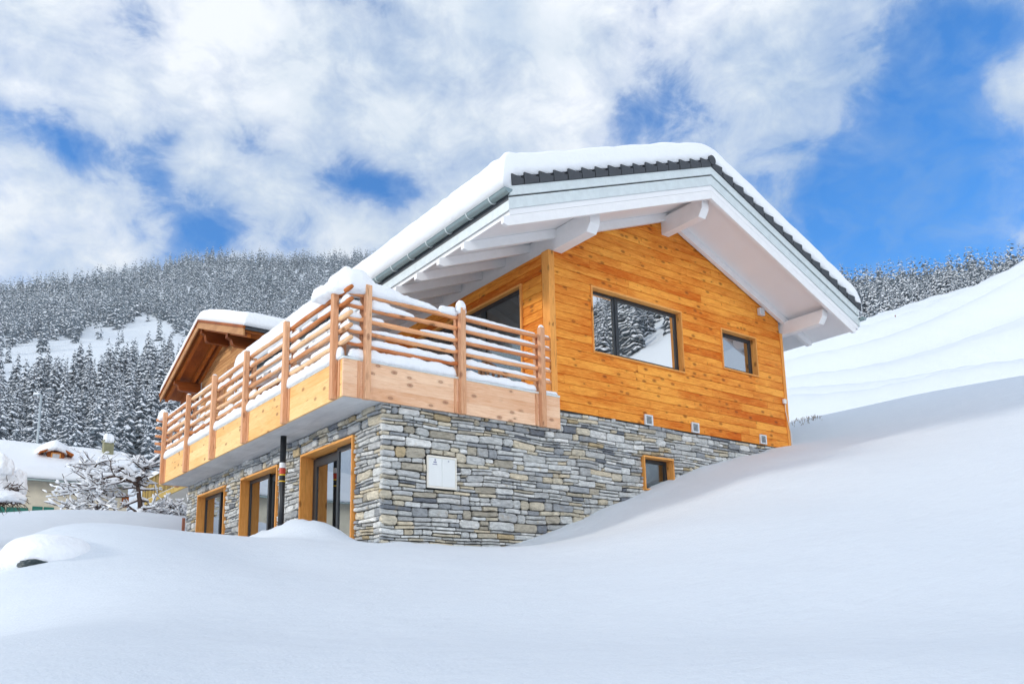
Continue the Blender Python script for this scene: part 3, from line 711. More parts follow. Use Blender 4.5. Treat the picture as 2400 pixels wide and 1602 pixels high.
roofprism(5.60, 5.50, XL + .02, XRR - .02, Y0 + .0405, Y0 + .044, MT['mortar'], 'verge_joint', roof)
for sgn, xe in ((-1, XL), (1, XRR)):
    mb = MB(); z_ = zr(xe, 5.535); mb.box((xe - .02 if sgn < 0 else xe, Y0 + .01, z_ - .24), (xe if sgn < 0 else xe + .02, Y1, z_ - .07))
    mb.build('eave_flashing', MT['zinc'], roof)
    mb = MB(); mb.box((xe - .004 if sgn < 0 else xe - .02, Y0 + .05, z_ - .065), (xe + .02 if sgn < 0 else xe + .004, Y1, z_ + .16)); mb.build('eave_gap_shade', MT['vent_dk'], roof)  # dark strip colour stands for the shaded zinc gap behind the gutter
# tiles along the verge and a tile field under the snow
mb = MB(); TL = .335
for sgn in (-1, 1):
    n = 16
    for k in range(n):
        d0 = .02 + k * TL; d1 = d0 + TL - .012
        if d0 > 5.15: continue
        x0, x1 = XA + sgn * d0, XA + sgn * min(d1, 5.3)
        t0, t1 = .10, .215
        pl = [(x0, zr(x0, 5.725)), (x1 - sgn * .012, zr(x1, 5.725) + .004), (x1, zr(x1, 5.725) + t1), (x0, zr(x0, 5.725) + t0)]
        for j in range(1): mb.prism(pl, lambda p: (p[0], Y0 - .024 - .004 * (k % 3), p[1]), lambda p: (p[0], Y0 + .35, p[1]), (.5, RND.random(), .5))
mb.build('verge_tile', MT['tile'], roof, bevel=.006)
roofprism(5.835, 5.725, XL + .05, XRR - .05, Y0 - .004, Y0 + .35, MT['mortar'], 'tile_backing', roof)
roofprism(5.80, 5.715, XL - .05, XRR + .05, Y0 + .36, Y1, MT['tile'], 'tile_field', roof)
mb = MB(); mb.tube([(XA + .02, Y0 - .04, 5.865), (XA + .02, Y0 + .4, 5.865)], .105, 18); mb.build('ridge_cap', MT['tile'], roof, bevel=.006)
# snow blanket
def roof_snow(name, parent, xl, xr, y0, y1, T, top, xa, sl, R=.34, nx=110, ny=90, ax='y', seed=0, over=.0, m=None, soft=.55, skirt=0.0, RE=None):
    vs = []; fs = []
    us = [xl + (xr - xl) * (.5 - .5 * math.cos(math.pi * i / nx)) for i in range(nx + 1)]
    vv = [y0 + (y1 - y0) * (.5 - .5 * math.cos(math.pi * j / ny)) for j in range(ny + 1)]
    def bulge(a, lo, hi):      # push the flank outwards half way up
        return a
    for i, x in enumerate(us):
        for j, y in enumerate(vv):
            d = min(x - xl, xr - x); e = min(y - y0, y1 - y)
            def prof(q):
                q = min(1, max(0, q / R)); return (1 - (1 - q) ** 2.6) ** (1 / 2.6)
            t = T * prof(d) * prof(e * R / (RE or R))
            base = top - sl * (math.sqrt((x - xa) ** 2 + soft ** 2) - soft * .25)
            flat = top - sl * abs(x - xa)
            n = .035 * mnoise.noise(Vector((x * .5, y * .5, seed))) + .012 * mnoise.noise(Vector((x * 2.2, y * 2.2, seed + 4)))
            lump = .05 * mnoise.noise(Vector((x * 2.6, y * 2.6, seed + 2))) * max(0, 1 - e / .35) + .055 * mnoise.noise(Vector((x * 5, y * 5, seed + 9))) * max(0, 1 - d / .5)
            z = flat + t + (base - flat) * (t / T) * .7 + (n + lump) * min(1, t / T)
            if d < 1e-6 or e < 1e-6: z = flat - (skirt if min(x - xl, xr - x) < .18 else 0)
            vs.append((x, y, z))
    nv = ny + 1
    for i in range(nx):
        for j in range(ny): fs.append((i * nv + j, (i + 1) * nv + j, (i + 1) * nv + j + 1, i * nv + j + 1))
    b = len(vs)
    vs += [(x, y, top - sl * abs(x - xa) - skirt * (1 if min(x - xl, xr - x) < .18 else 0)) for x in us for y in vv]
    for i in range(nx):
        for j in range(ny): fs.append((b + i * nv + j, b + i * nv + j + 1, b + (i + 1) * nv + j + 1, b + (i + 1) * nv + j))
    if ax == 'x': vs = [(y, x, z) for x, y, z in vs]
    mb = MB(); mb.add(vs, fs); o = mb.build(name, m or MT['snow_roof'], parent, smooth=True, recalc=False)
    bm = bmesh.new(); bm.from_mesh(o.data); bmesh.ops.remove_doubles(bm, verts=bm.verts, dist=1e-4); bmesh.ops.recalc_face_normals(bm, faces=bm.faces); bm.to_mesh(o.data); bm.free()
    return o
roof_snow('roof_snow', roof, XL - .13, XRR + .17, Y0 + .0, Y1 + .1, .45, 5.895, XA, SL, R=.19, skirt=.20, RE=.11)
# gutters with brackets
for sgn, xg, zg in ((-1, 1.52, 3.545), (1, 12.22, 3.50)):
    mb = MB(); seg = 12; R_ = .078; vs = []
    ys = [Y0 - .07, Y1 + .05]
    for y in ys:
        for k in range(seg + 1): an = math.pi + math.pi * k / seg; vs.append((xg + R_ * math.cos(an), y, zg + R_ * math.sin(an)))
        for k in range(seg + 1): an = math.pi + math.pi * (seg - k) / seg; vs.append((xg + (R_ - .005) * math.cos(an), y, zg + (R_ - .005) * math.sin(an)))
    n = 2 * (seg + 1); fs = [(i, (i + 1) % n, n + (i + 1) % n, n + i) for i in range(n)]
    mb.add(vs, fs)
    cap = [(xg + R_ * math.cos(math.pi + math.pi * k / seg), zg + R_ * math.sin(math.pi + math.pi * k / seg)) for k in range(seg + 1)]
    mb.prism(cap, lambda p: (p[0], Y0 - .078, p[1]), lambda p: (p[0], Y0 - .0705, p[1]))
    mb.tube([(xg - sgn * -R_, Y0 - .07, zg), (xg + sgn * R_, Y1 + .05, zg)], .009, 8)
    g = mb.build('gutter', MT['zinc_dk'], roof, smooth=False)
    for k in range(19):
        y = -.97 + k * .665
        if sgn > 0 and k > 3: break
        mb = MB(); pts = [(xg + (R_ + .008) * math.cos(math.pi * .98 + math.pi * 1.04 * t / 10), y, zg + (R_ + .008) * math.sin(math.pi * .98 + math.pi * 1.04 * t / 10)) for t in range(11)]
        pts.append((xg - sgn * (R_ + .035), y, zg + .03)) if sgn > 0 else pts.append((xg + R_ + .03, y, zg + .05))
        mb.tube(pts, .011, 6); mb.build('gutter_bracket', MT['zinc'], g, smooth=True)
# purlins (run along Y), with chamfered noses
def purlin(x0, x1, z0, z1, y0, y1, parent=roof, m='white_x', name='purlin', ch=.12):
    mb = MB(); pl = [(y0, z1), (y0 + .02, z0 + ch * 1.3), (y0 + ch, z0), (y1, z0), (y1, z1)]
    mb.prism(pl, lambda p: (x0, p[0], p[1]), lambda p: (x1, p[0], p[1])); return mb.build(name, MT[m], parent, bevel=.008)
purlin(6.83, 7.05, 4.715, 5.10, -1.15, 11.5); purlin(3.655, 3.90, 3.53, 3.93, -1.12, 11.5); purlin(10.93, 11.13, 3.205, 3.52, -1.15, 11.5)
# the wall plate visible on the terrace side
# rafters following the slope
def rafter(y0, y1, sgn, xin, xend, bot=5.03, top=5.212):
    mb = MB()
    pl = [(xin, zr(xin, bot)), (xend - sgn * .10, zr(xend - sgn * .10, bot)), (xend, zr(xend, bot) + .06), (xend, zr(xend, top)), (xin, zr(xin, top))]
    mb.prism(pl, lambda p: (p[0], y0, p[1]), lambda p: (p[0], y1, p[1])); return mb.build('rafter', MT['white_x'], roof, bevel=.006)
for k, y in enumerate([-1.305, -.16] + [.64 + .8 * i for i in range(13)]):
    rafter(y, y + (.07 if k == 0 else .10), -1, XA if k < 2 else XC + .2, 1.49)
    if k < 2: rafter(y, y + (.07 if k == 0 else .10), 1, XA + .003, 12.0)
    elif k < 4: rafter(y, y + .10, 1, XR, 12.0)

# ---- balcony
BX = -.765; FY = -.083; FX = 3.69
balc = holder('balcony', 'log railed balcony wrapped round the terrace'); balc.name = 'balcony'
mb = MB(); mb.box((BX + .04, FY + .04, .0), (XC + .0, YB - .04, .22)); mb.box((XC, FY + .04, .0), (FX - .02, -.02, .22)); mb.build('concrete_slab', MT['conc'], balc)
def fascia(mapf, a0, a1, m, tintseed, seams=()):
    mb = MB(); z = -.012; rr = random.Random(tintseed)
    for h in (.205, .205, .195):
        ed = [a0] + list(seams) + [a1]
        for i in range(len(ed) - 1):
            mb.prism([(ed[i] + .001, z), (ed[i + 1] - .001, z), (ed[i + 1] - .001, z + h - .0015), (ed[i] + .001, z + h - .0015)], lambda p: mapf(p[0], -.04, p[1]), lambda p: mapf(p[0], 0, p[1]), (rr.uniform(.35, .7), rr.random(), .5))
        z += h
    return mb.build('fascia_board', m, balc)
postY = [10.31, 8.225, 6.276, 4.247, 2.207, .215]; postX = [-.43, 1.397, 3.177]
fy = lambda u, w, z: (u, FY - w, z); fx = lambda u, w, z: (BX - w, u, z); fb = lambda u, w, z: (u, YB + w, z)
fascia(fy, BX, FX, MT['panel_x'], 1, [1.45, 3.2]); fascia(fx, FY + .04, YB, MT['panel_y'], 2, [2.25, 4.3, 6.32, 8.27]); fascia(fb, BX, XC, MT['panel_x'], 3, [1.4])
mb = MB(); mb.box((BX - .012, FY - .012, .590), (FX, FY + .07, .626)); mb.box((BX - .012, FY + .071, .590), (BX + .07, YB + .012, .626)); mb.box((BX + .071, YB - .07, .590), (XC, YB + .012, .626))
mb.build('coping_flashing', MT['zinc'], balc, bevel=.003)
PTOP = 1.85; PW = .105
def bpost(x0, x1, y0, y1, z0, z1):
    mb = MB(); mb.box((x0, y0, z0), (x1, y1, z1), (RND.uniform(.4, .65), RND.random(), .5)); return mb.build('post', MT['bpost'], balc, bevel=.006)
for y in postY:
    bpost(BX - .10, BX - .002, y - PW, y, -.035, PTOP); bpost(BX + .072, BX + .15, y - PW + .01, y - .01, .23, PTOP - .12)
    mb = MB(); mb.box((BX - .020, y - PW - .085, -.01), (BX - .001, y - PW - .045, .585), (.5, RND.random(), .5)); mb.build('batten', MT['bpost'], balc)
for x in postX:
    bpost(x, x + PW, FY - .10, FY - .002, -.035, PTOP); bpost(x + .01, x + PW - .01, FY + .072, FY + .15, .23, PTOP - .12)
    mb = MB(); mb.box((x - .085, FY - .020, -.01), (x - .045, FY - .001, .585), (.5, RND.random(), .5)); mb.build('batten', MT['bpost'], balc)
for x in (-.35, 1.4, 3.1): bpost(x, x + PW, YB + .002, YB + .10, -.03, PTOP)
RZ = [.885, 1.095, 1.305, 1.515, 1.725]
def log(p0, p1, m, r=.041, seed=0):
    rr = random.Random(seed); p0, p1 = Vector(p0), Vector(p1); n = max(4, int((p1 - p0).length / .12)); pts = []; rad = []
    ph = rr.random() * 6
    for i in range(n + 1):
        t = i / n; q = p0.lerp(p1, t); q.z += .006 * math.sin(t * 5 + ph); q.x += .003 * math.sin(t * 9 + ph)
        pts.append(q); rad.append(r * (1 + .05 * math.sin(t * 13 + ph)) * (.8 if i in (0, n) else 1))
    mb = MB(); tt = (rr.uniform(.2, .8), rr.random(), .5); mb.tube(pts, rad, 12, tt)
    return mb.build('rail', m, balc, smooth=True)
RX = BX + .028; RY = FY + .028
sd_ = 0
edges = [-.27] + [y - PW / 2 for y in reversed(postY)][0:0]
cuts = [-.27] + [.255 + .0, 2.25, 4.29, 6.32, 8.27, 10.35, YB + .12]
ys_ = [-.29, 2.10, 4.14, 6.17, 8.12, 10.20, YB + .14]
for z in RZ:
    for i in range(len(ys_) - 1):
        sd_ += 1; off = .012 * ((i % 2) * 2 - 1)
        if i == 5: continue
        log((RX + off * .2, ys_[i] + (.02 if i else 0), z + off), (RX - off * .2, ys_[i + 1] + .02 if i < 4 else YB + .16, z + off * .8), MT['rail_y'], seed=sd_)
    for a, b in ((BX + .072, 1.45), (1.452, 3.50)):
        sd_ += 1; log((a, RY, z - .022), (b, RY, z - .022), MT['rail_x'], seed=sd_)
    sd_ += 1; log((BX - .18, YB - .03, z - .03), (XC - .1, YB - .03, z - .03), MT['rail_x'], seed=sd_)
# snow lying on rails, coping and posts
def strip(mb, pts, w, h, seed, taper=.12, sag=.0):
    """rounded snow ridge along a polyline; h(t) or constant height"""
    rr = random.Random(seed); P_ = [Vector(p) for p in pts]
    L = [0]
    for i in range(len(P_) - 1): L.append(L[-1] + (P_[i + 1] - P_[i]).length)
    T_ = L[-1]; n = max(6, int(T_ / .045)); K = 9; vs = []; fs = []
    for i in range(n + 1):
        s = T_ * i / n; j = max(k for k in range(len(P_) - 1) if L[k] <= s + 1e-9); t = (s - L[j]) / max(1e-9, L[j + 1] - L[j])
        p = P_[j].lerp(P_[j + 1], t); d0 = (P_[j + 1] - P_[j]).normalized()
        if t < .5 and j > 0: d1 = (P_[j] - P_[j - 1]).normalized(); d = d0.lerp(d1, max(0, .5 - t * (L[j + 1] - L[j]) / .3)).normalized() if t * (L[j + 1] - L[j]) < .15 else d0
        else: d = d0
        side = Vector((d.y, -d.x, 0)).normalized(); e = min(1, min(s, T_ - s) / taper); e = math.sqrt(max(0, 1 - (1 - e) ** 2))
        hh = h(i / n) if callable(h) else h; ww = w(i / n) if callable(w) else w
        nz = 1 + .28 * mnoise.noise(Vector((s * 5, seed, 0))) + .14 * mnoise.noise(Vector((s * 14, seed, 5)))
        nw = 1 + .22 * mnoise.noise(Vector((s * 6, seed, 9)))
        for k in range(K):
            a = math.pi * (-.12 + 1.24 * k / (K - 1)); q = abs(math.sin(a)) ** .8 * (1 if math.sin(a) > 0 else -.6)
            jit = 1 + .10 * mnoise.noise(Vector((s * 9, k * .9, seed)))
            v = p + side * (math.cos(a) * ww * nw * (.25 + .75 * e) * jit); v.z += q * hh * nz * e * jit - (.0 if q > 0 else 0)
            vs.append(v)
    for i in range(n):
        for k in range(K): k2 = (k + 1) % K; fs.append((i * K + k, i * K + k2, (i + 1) * K + k2, (i + 1) * K + k))
    fs.append(tuple(range(K))); fs.append(tuple(n * K + k for k in range(K))[::-1])
    mb.add(vs, fs)
mb = MB(); rr = random.Random(12)
bays = [(-.22, .10), (.22, 2.10), (2.21, 4.14), (4.25, 6.17), (6.28, 8.12), (8.23, 10.2)]
for li, z in enumerate(RZ):
    for bi, (a, b) in enumerate(bays):
        if li == 4 and bi == 0: continue
        if bi == 0 or li == 4: segs = [(a, b)]
        else:
            segs = []; q = a
            while q < b - .15:
                ln = rr.uniform(.35, 1.3); e = min(b, q + ln)
                if rr.random() < .86: segs.append((q, e))
                q = e + rr.uniform(.02, .25)
        for s0, s1 in segs:
            hh = .085 if bi == 0 else (.045 if li == 4 else rr.uniform(.045, .095))
            strip(mb, [(RX, s0, z + .026), (RX, s1, z + .026)], .036 if li == 4 else .045, hh, rr.random() * 99)
for li, z in enumerate(RZ):
    zz = z - .022 + .026
    if li < 4: strip(mb, [(BX + .02, RY + .0, zz), (postX[0], RY, zz)], .05, .085, 3.3 + li)
for li, (s0, s1, h0, h1) in enumerate([(-.32, 1.36, .10, .09), (-.32, 1.38, .05, .085), (.62, 1.37, .03, .085), (-.32, .55, .16, .05)]):
    zz = RZ[li] - .022 + .026; strip(mb, [(s0, RY, zz), (s1, RY, zz)], .05, lambda t, a=h0, b=h1: a + (b - a) * t, 30.1 + li)
strip(mb, [(-.32, RY, RZ[2] + .004), (-.02, RY, RZ[2] + .004)], .04, .06, 77)
for li in range(5):
    zz = RZ[li] + .004; hh = [.085, .075, .075, .075, .045][li]
    strip(mb, [(1.51, RY, zz), (3.16, RY, zz)], .046, lambda t, a=hh: a * (1.05 - .75 * t) + .012, 50.7 + li); strip(mb, [(3.29, RY, zz), (3.49, RY, zz)], .04, .03, 60 + li, .05)
o = mb.build('rail_snow', MT['snow_lump'], balc, smooth=True)
mb = MB()
strip(mb, [(BX + .02, -.02, .655), (BX + .02, YB, .655)], .065, .155, 5.5); strip(mb, [(BX + .08, RY, .655), (1.38, RY, .655)], .06, .16, 6.5); strip(mb, [(1.51, RY, .655), (3.15, RY, .655)], .06, .11, 7.5); strip(mb, [(3.29, RY, .640), (3.66, RY, .640)], .05, .055, 8.5)
strip(mb, [(BX, YB - .02, .655), (3, YB - .02, .655)], .06, .16, 9.5)
mb.build('coping_snow', MT['snow_lump'], balc, smooth=True)
mb = MB()
hprof = lambda t: float(np.interp(t, [0, .06, .14, .24, .38, .5, .72, .93, 1], [.17, .24, .22, .31, .36, .25, .13, .10, .05]))
strip(mb, [(BX - .03, .80, 1.765), (BX - .01, .10, 1.78), (BX + .15, RY + .03, 1.77), (-.45, RY + .04, 1.80), (-.2, RY + .03, 1.76), (1.02, RY + .01, 1.735)], lambda t: float(np.interp(t, [0, .1, .3, .5, 1], [.19, .18, .16, .13, .065])), hprof, 4.4, .16)
mb.build('snow_cap', MT['snow_lump'], balc, smooth=True)
mb = MB(); strip(mb, [(1.0, RY, 1.735), (1.40, RY, 1.74)], .055, .12, 14.2, .07); strip(mb, [(1.33, RY - .06, 1.80), (1.55, RY - .06, 1.80)], .07, .20, 15.2, .1)
mb.build('snow_cap', MT['snow_lump'], balc, smooth=True)
for y in postY[:-1]:
    mb = MB(); strip(mb, [(BX - .05, y - PW - .01, PTOP - .004), (BX - .05, y + .01, PTOP - .004)], .05, .035, y, .05); mb.build('post_snow', MT['snow_lump'], balc, smooth=True)
mb = MB(); strip(mb, [(3.177, FY - .05, PTOP - .004), (3.29, FY - .05, PTOP - .004)], .045, .06, 2.2, .05); mb.build('post_snow', MT['snow_lump'], balc, smooth=True)
mb = MB(); strip(mb, [(BX - .03, YB - .35, 1.76), (BX - .02, YB + .16, 1.76), (-.2, YB, 1.76)], .10, .22, 17.2, .12); strip(mb, [(-.2, YB - .02, 1.73), (3, YB - .02, 1.73)], .06, .10, 18.2)
mb.build('snow_cap', MT['snow_lump'], balc, smooth=True)
mb = MB()
def slabgrid(x0, x1, y0, y1, z, T, s):
    nx, ny = 40, 90; vs = []; fs = []
    for i in range(nx + 1):
        for j in range(ny + 1):
            x = x0 + (x1 - x0) * i / nx; y = y0 + (y1 - y0) * j / ny; e = min(1, min(x - x0, x1 - x, y - y0, y1 - y) / .15)
            vs.append((x, y, z + T * math.sqrt(max(0, 1 - (1 - e) ** 2)) + .03 * mnoise.noise(Vector((x, y, s)))))
    for i in range(nx):
        for j in range(ny): fs.append((i * (ny + 1) + j, (i + 1) * (ny + 1) + j, (i + 1) * (ny + 1) + j + 1, i * (ny + 1) + j + 1))
    mb.add(vs, fs)
slabgrid(BX + .16, 1.5, .1, YB - .1, .225, .30, 1.0)
mb.build('terrace_snow', MT['snow_lump'], balc, smooth=True, recalc=False)

# wicker chair on the terrace
ch = empty('wicker_chair', (2.9, .75, .23), 'brown wicker armchair with a pale cushion behind the log rails, by the terrace door', 'chair')
def par(mb_, name, m, p, **k): return mb_.build(name, m, p, **k)
cx, cy, cz = 2.9, .75, .23
mb = MB(); mb.box((cx - .28, cy - .28, cz + .36), (cx + .28, cy + .28, cz + .42)); mb.build('seat', MT['wicker'], ch, bevel=.02)
mb = MB()
for i in range(13):
    an = math.radians(-110 + 220 * i / 12)
    px, py = cx + .33 * math.sin(an), cy + .30 * math.cos(an); top = cz + .66 + .55 * max(0, math.cos(an)) ** 1.2
    mb.tube([(px, py, cz + .38), (px * 1.0 + .04 * math.sin(an), py + .05 * math.cos(an), top)], .028, 6)
mb.tube([(cx + .37 * math.sin(math.radians(-110 + 220 * i / 24)), cy + .35 * math.cos(math.radians(-110 + 220 * i / 24)), cz + .66 + .55 * max(0, math.cos(math.radians(-110 + 220 * i / 24))) ** 1.2) for i in range(25)], .03, 8)
mb.build('backrest', MT['wicker'], ch, smooth=True)
for sx_ in (-1, 1):
    for sy_ in (-1, 1): mb = MB(); mb.tube([(cx + sx_ * .25, cy + sy_ * .25, cz), (cx + sx_ * .23, cy + sy_ * .23, cz + .37)], .022, 8); mb.build('leg', MT['wicker'], ch, smooth=True)
mb = MB(); mb.box((cx - .24, cy - .24, cz + .42), (cx + .24, cy + .2, cz + .52)); mb.build('cushion', MT['cushion'], ch, bevel=.04)

# ------------------------------------------------------------------ old chalet behind the balcony
oc = empty('old_chalet', (8, 21.2, 1), 'old brown wooden chalet with carved rafters and snowy roof behind the balcony railing', 'chalet')
OX0, OY, OZ, OS = 3.0, 21.2, 8.25, .345          # verge plane, ridge line, ridge height, slope
def oz(y, top): return top - OS * abs(y - OY)
def oprism(top, bot, y0, y1, x0, x1, m, name, parent, halves=True, bevel=0):
    mb = MB()
    for a, b in ((y0, OY), (OY, y1)):
        pl = [(a, oz(a, bot)), (b, oz(b, bot)), (b, oz(b, top)), (a, oz(a, top))]
        mb.prism(pl, lambda p: (x0, p[0], p[1]), lambda p: (x1, p[0], p[1]))
    return mb.build(name, m, parent, bevel=bevel)
orf = oprism(8.40, 8.31, 15.7, 26.7, 3.06, 15, MT['old_wood'], 'roof', oc)
oprism(8.44, 8.18, 15.65, 26.75, 3.0, 3.055, MT['old_pale'], 'barge_board', orf)
oprism(8.55, 8.45, 15.6, 26.8, 2.96, 3.05, MT['old_wood'], 'verge_batten', orf)
oprism(8.54, 8.41, 15.62, 26.78, 3.065, 15, MT['tile'], 'roof_covering', orf)
roof_snow('roof_snow', orf, 15.55, 26.85, 2.98, 15.2, .52, 8.55, OY, OS, R=.25, nx=60, ny=40, ax='x', seed=5)
for x in (3.2, 3.9, 4.18): 
    for a, b in ((15.8, OY), (OY, 26.6)):
        mb = MB(); mb.prism([(a, oz(a, 8.13)), (b, oz(b, 8.13)), (b, oz(b, 8.305)), (a, oz(a, 8.305))], lambda p: (x, p[0], p[1]), lambda p: (x + .13, p[0], p[1]), (.8, x, .5)); mb.build('rafter', MT['old_wood'], orf)
def opurlin(y, z1, h=.42, w=.24):
    mb = MB(); x0 = 3.12
    pl = [(x0, z1), (x0, z1 - .14), (x0 + .16, z1 - .20), (x0 + .22, z1 - h + .05), (x0 + .32, z1 - h), (6, z1 - h), (6, z1)]
    mb.prism(pl, lambda p: (p[0], y - w / 2, p[1]), lambda p: (p[0], y + w / 2, p[1]), (.35, y, .5)); mb.build('purlin', MT['old_wood_x'], orf)
opurlin(OY, 8.12, .5); opurlin(OY - 3.35, oz(OY - 3.35, 8.12) + .0, .42); opurlin(OY + 3.7, oz(OY + 3.7, 8.12), .42)
OXW = 4.33
ohp = [(OS, 1, 8.28 + OS * OY), (-OS, 1, 8.28 - OS * OY)]
mb = MB(); planks(mb, 17.7, 24.7, 1.8, 8.4, [(19.6, 20.5, 5.0, 6.1), (21.9, 22.8, 5.0, 6.1), (20, 20.8, 2.2, 4.1)], sidemap(OXW), ohp, h=.16, rnd=random.Random(8)); mb.build('gable_cladding', MT['old_pale'], oc)
mb = MB(); mb.box((OXW + .01, 17.7, 1.8), (14.5, 24.7, 6.9)); pl = [(17.75, 6.9), (24.65, 6.9), (OY, 8.25)]; mb.prism(pl, lambda p: (OXW + .01, p[0], p[1]), lambda p: (14.5, p[0], p[1])); mb.build('wall', MT['old_wood_x'], oc)
mb = MB(); mb.box((OXW - .05, 24.7, 1.8), (OXW + .25, 24.98, 7.05)); mb.build('corner_pillar', MT['plaster_w'], oc)
for y in (19.6, 21.9):
    mb = MB(); mb.box((OXW - .06, y, 5.0), (OXW + .005, y + .9, 5.08)); mb.box((OXW - .06, y, 6.02), (OXW + .005, y + .9, 6.1)); mb.box((OXW - .06, y, 5.08), (OXW + .005, y + .07, 6.02)); mb.box((OXW - .06, y + .83, 5.08), (OXW + .005, y + .9, 6.02)); mb.box((OXW - .05, y + .42, 5.08), (OXW, y + .48, 6.02))
    wf = mb.build('window', MT['old_pale'], oc)
    mb = MB(); mb.box((OXW - .012, y + .07, 5.08), (OXW + .008, y + .83, 6.02)); mb.build('pane', MT['glass'], wf)
    for sy in (y - .52, y + .93):
        mb = MB()
        for k in range(3): mb.box((OXW - .075, sy + .16 * k, 4.98), (OXW - .04, sy + .16 * k + .15, 6.12), (.7, RND.random(), .5))
        mb.box((OXW - .095, sy, 5.15), (OXW - .0755, sy + .47, 5.25)); mb.box((OXW - .095, sy, 5.85), (OXW - .0755, sy + .47, 5.95)); mb.build('shutter', MT['old_pale'], wf)
mb = MB(); mb.box((OXW - .04, 20, 2.2), (OXW + .004, 20.8, 4.1)); mb.build('door', MT['old_wood'], oc)
# lower balcony of the old chalet
mb = MB(); mb.box((3.0, 16.5, 1.60), (14.4, 28.6, 1.76)); mb.build('slab', MT['plaster_w'], oc)
mb = MB(); mb.box((2.94, 16.4, 1.62), (2.998, 28.65, 1.84), (.8, .2, .5)); mb.build('fascia_board', MT['old_slat'], oc)
bl = bpy.data.objects.new('balcony', None); COL.objects.link(bl); bl.parent = oc; bl.matrix_parent_inverse = parent_inv(oc)
mb = MB(); y = 16.6
while y < 28.6:
    mb.box((2.95, y, 1.88), (2.975, y + .15, 2.74), (RND.uniform(.2, .8), RND.random(), .5)); y += .2
mb.build('railing_slats', MT['old_slat'], bl)
mb = MB(); mb.box((2.90, 16.4, 2.745), (3.02, 28.7, 2.82)); mb.box((2.98, 16.4, 1.95), (3.02, 28.6, 2.03)); mb.build('handrail', MT['old_slat'], bl)
mb = MB(); strip(mb, [(2.96, 16.6, 2.815), (2.96, 28.6, 2.815)], .08, .18, 3.2); mb.build('rail_snow', MT['snow_lump'], bl, smooth=True)
mb = MB(); mb.box((7.5, 17.0, -2), (14.3, 28.0, 1.598)); mb.build('base_wall', MT['plaster_w'], oc)

# ------------------------------------------------------------------ neighbour house, far left
nh = empty('farmhouse', (-4, 38.5, -1), 'low beige plastered farmhouse under a deep snow roof at the far left', 'house')
RYn, RZn, NS = 39.0, 5.75, .50
mb = MB(); mb.box((-18, 35.3, -3), (3.7, 43, 3.45)); pl = [(35.3, 3.45), (43, 3.45), (39.0, 5.4)]; mb.prism(pl, lambda p: (-18, p[0], p[1]), lambda p: (3.7, p[0], p[1])); mb.build('wall', MT['plaster'], nh)
mb = MB()
for a, b in ((34.5, RYn), (RYn, 43.5)):
    zz = lambda y, t: t - NS * abs(y - RYn)
    mb.prism([(a, zz(a, 5.55)), (b, zz(b, 5.55)), (b, zz(b, 5.70)), (a, zz(a, 5.70))], lambda p: (-18.5, p[0], p[1]), lambda p: (4.2, p[0], p[1]))
nr = mb.build('roof', MT['tile'], nh)
roof_snow('roof_snow', nr, 34.4, 43.6, -18.6, 4.35, .50, 5.72, RYn, NS, R=.5, nx=50, ny=80, ax='x', seed=8)
mb = MB(); mb.box((-18.5, 34.42, 3.31), (4.2, 34.5, 3.40)); mb.build('gutter', MT['zinc_dk'], nr)
c = at(248, 1068, 50); c_ = unp = None
def on_y(u, v, y):
    d = ray(u, v); return CAMP + d * ((y - CAMP[1]) / d[1])
c = on_y(252, 1065, 38.0)
mb = MB(); mb.box((c[0] - .27, 37.75, 4.6), (c[0] + .27, 38.25, 6.35)); ck = mb.build('chimney', MT['chim'], nr, bevel=.01)
mb = MB(); mb.box((c[0] - .32, 37.70, 6.35), (c[0] + .32, 38.3, 6.42)); mb.build('chimney_cap', MT['chim'], ck)
mb = MB(); strip(mb, [(c[0] - .3, 38.0, 6.40), (c[0] + .3, 38.0, 6.40)], .34, .42, 2.5, .12); mb.build('chimney_snow', MT['snow_lump'], ck, smooth=True)
# dormer
d0 = on_y(131, 1070, 36.2); dx, dz = d0[0], d0[2]
mb = MB(); mb.box((dx - .42, 36.25, dz - .5), (dx + .42, 38.0, dz + .30)); dm = mb.build('dormer', MT['old_wood_x'], nr)
mb = MB(); mb.box((dx - .24, 36.22, dz - .35), (dx + .24, 36.245, dz + .22)); df = mb.build('window', MT['casing_z'], dm); mb = MB(); mb.box((dx - .17, 36.20, dz - .3), (dx + .17, 36.215, dz + .16)); mb.build('pane', MT['curtain'], df)
mb = MB()
for s in (-1, 1): mb.prism([(dx, dz + .56), (dx + s * .82, dz + .18), (dx + s * .82, dz + .10), (dx, dz + .46)], lambda p: (p[0], 35.9, p[1]), lambda p: (p[0], 38.4, p[1]), (.7, .2, .5))
mb.build('dormer_roof', MT['old_wood'], dm)
bm = bmesh.new(); bmesh.ops.create_uvsphere(bm, u_segments=28, v_segments=16, radius=1)
for v in bm.verts:
    z = v.co.z; v.co = Vector((dx - .02 + v.co.x * .98, 37.1 + v.co.y * 1.35, dz + .42 + (z * .62 if z > 0 else z * .05) - .30 * abs(v.co.x)))
me = bpy.data.meshes.new('dormer_snow'); bm.to_mesh(me); bm.free(); me.materials.append(MT['snow_lump']); me.polygons.foreach_set('use_smooth', [True] * len(me.polygons))
o = bpy.data.objects.new('dormer_snow', me); COL.objects.link(o); o.parent = dm; o.matrix_parent_inverse = parent_inv(dm)
for u, v, w, h in [(12, 1203, 1.0, .9), (100, 1200, .5, .5)]:
    q = on_y(u, v, 35.3); mb = MB(); mb.box((q[0] - w, 35.22, q[2] - h), (q[0] - .03, 35.28, q[2] + .16 * h + .2)); mb.box((q[0] + .03, 35.22, q[2] - h), (q[0] + w, 35.28, q[2] + .16 * h + .2))
    mb.build('shutter', MT['shutter'], nh)
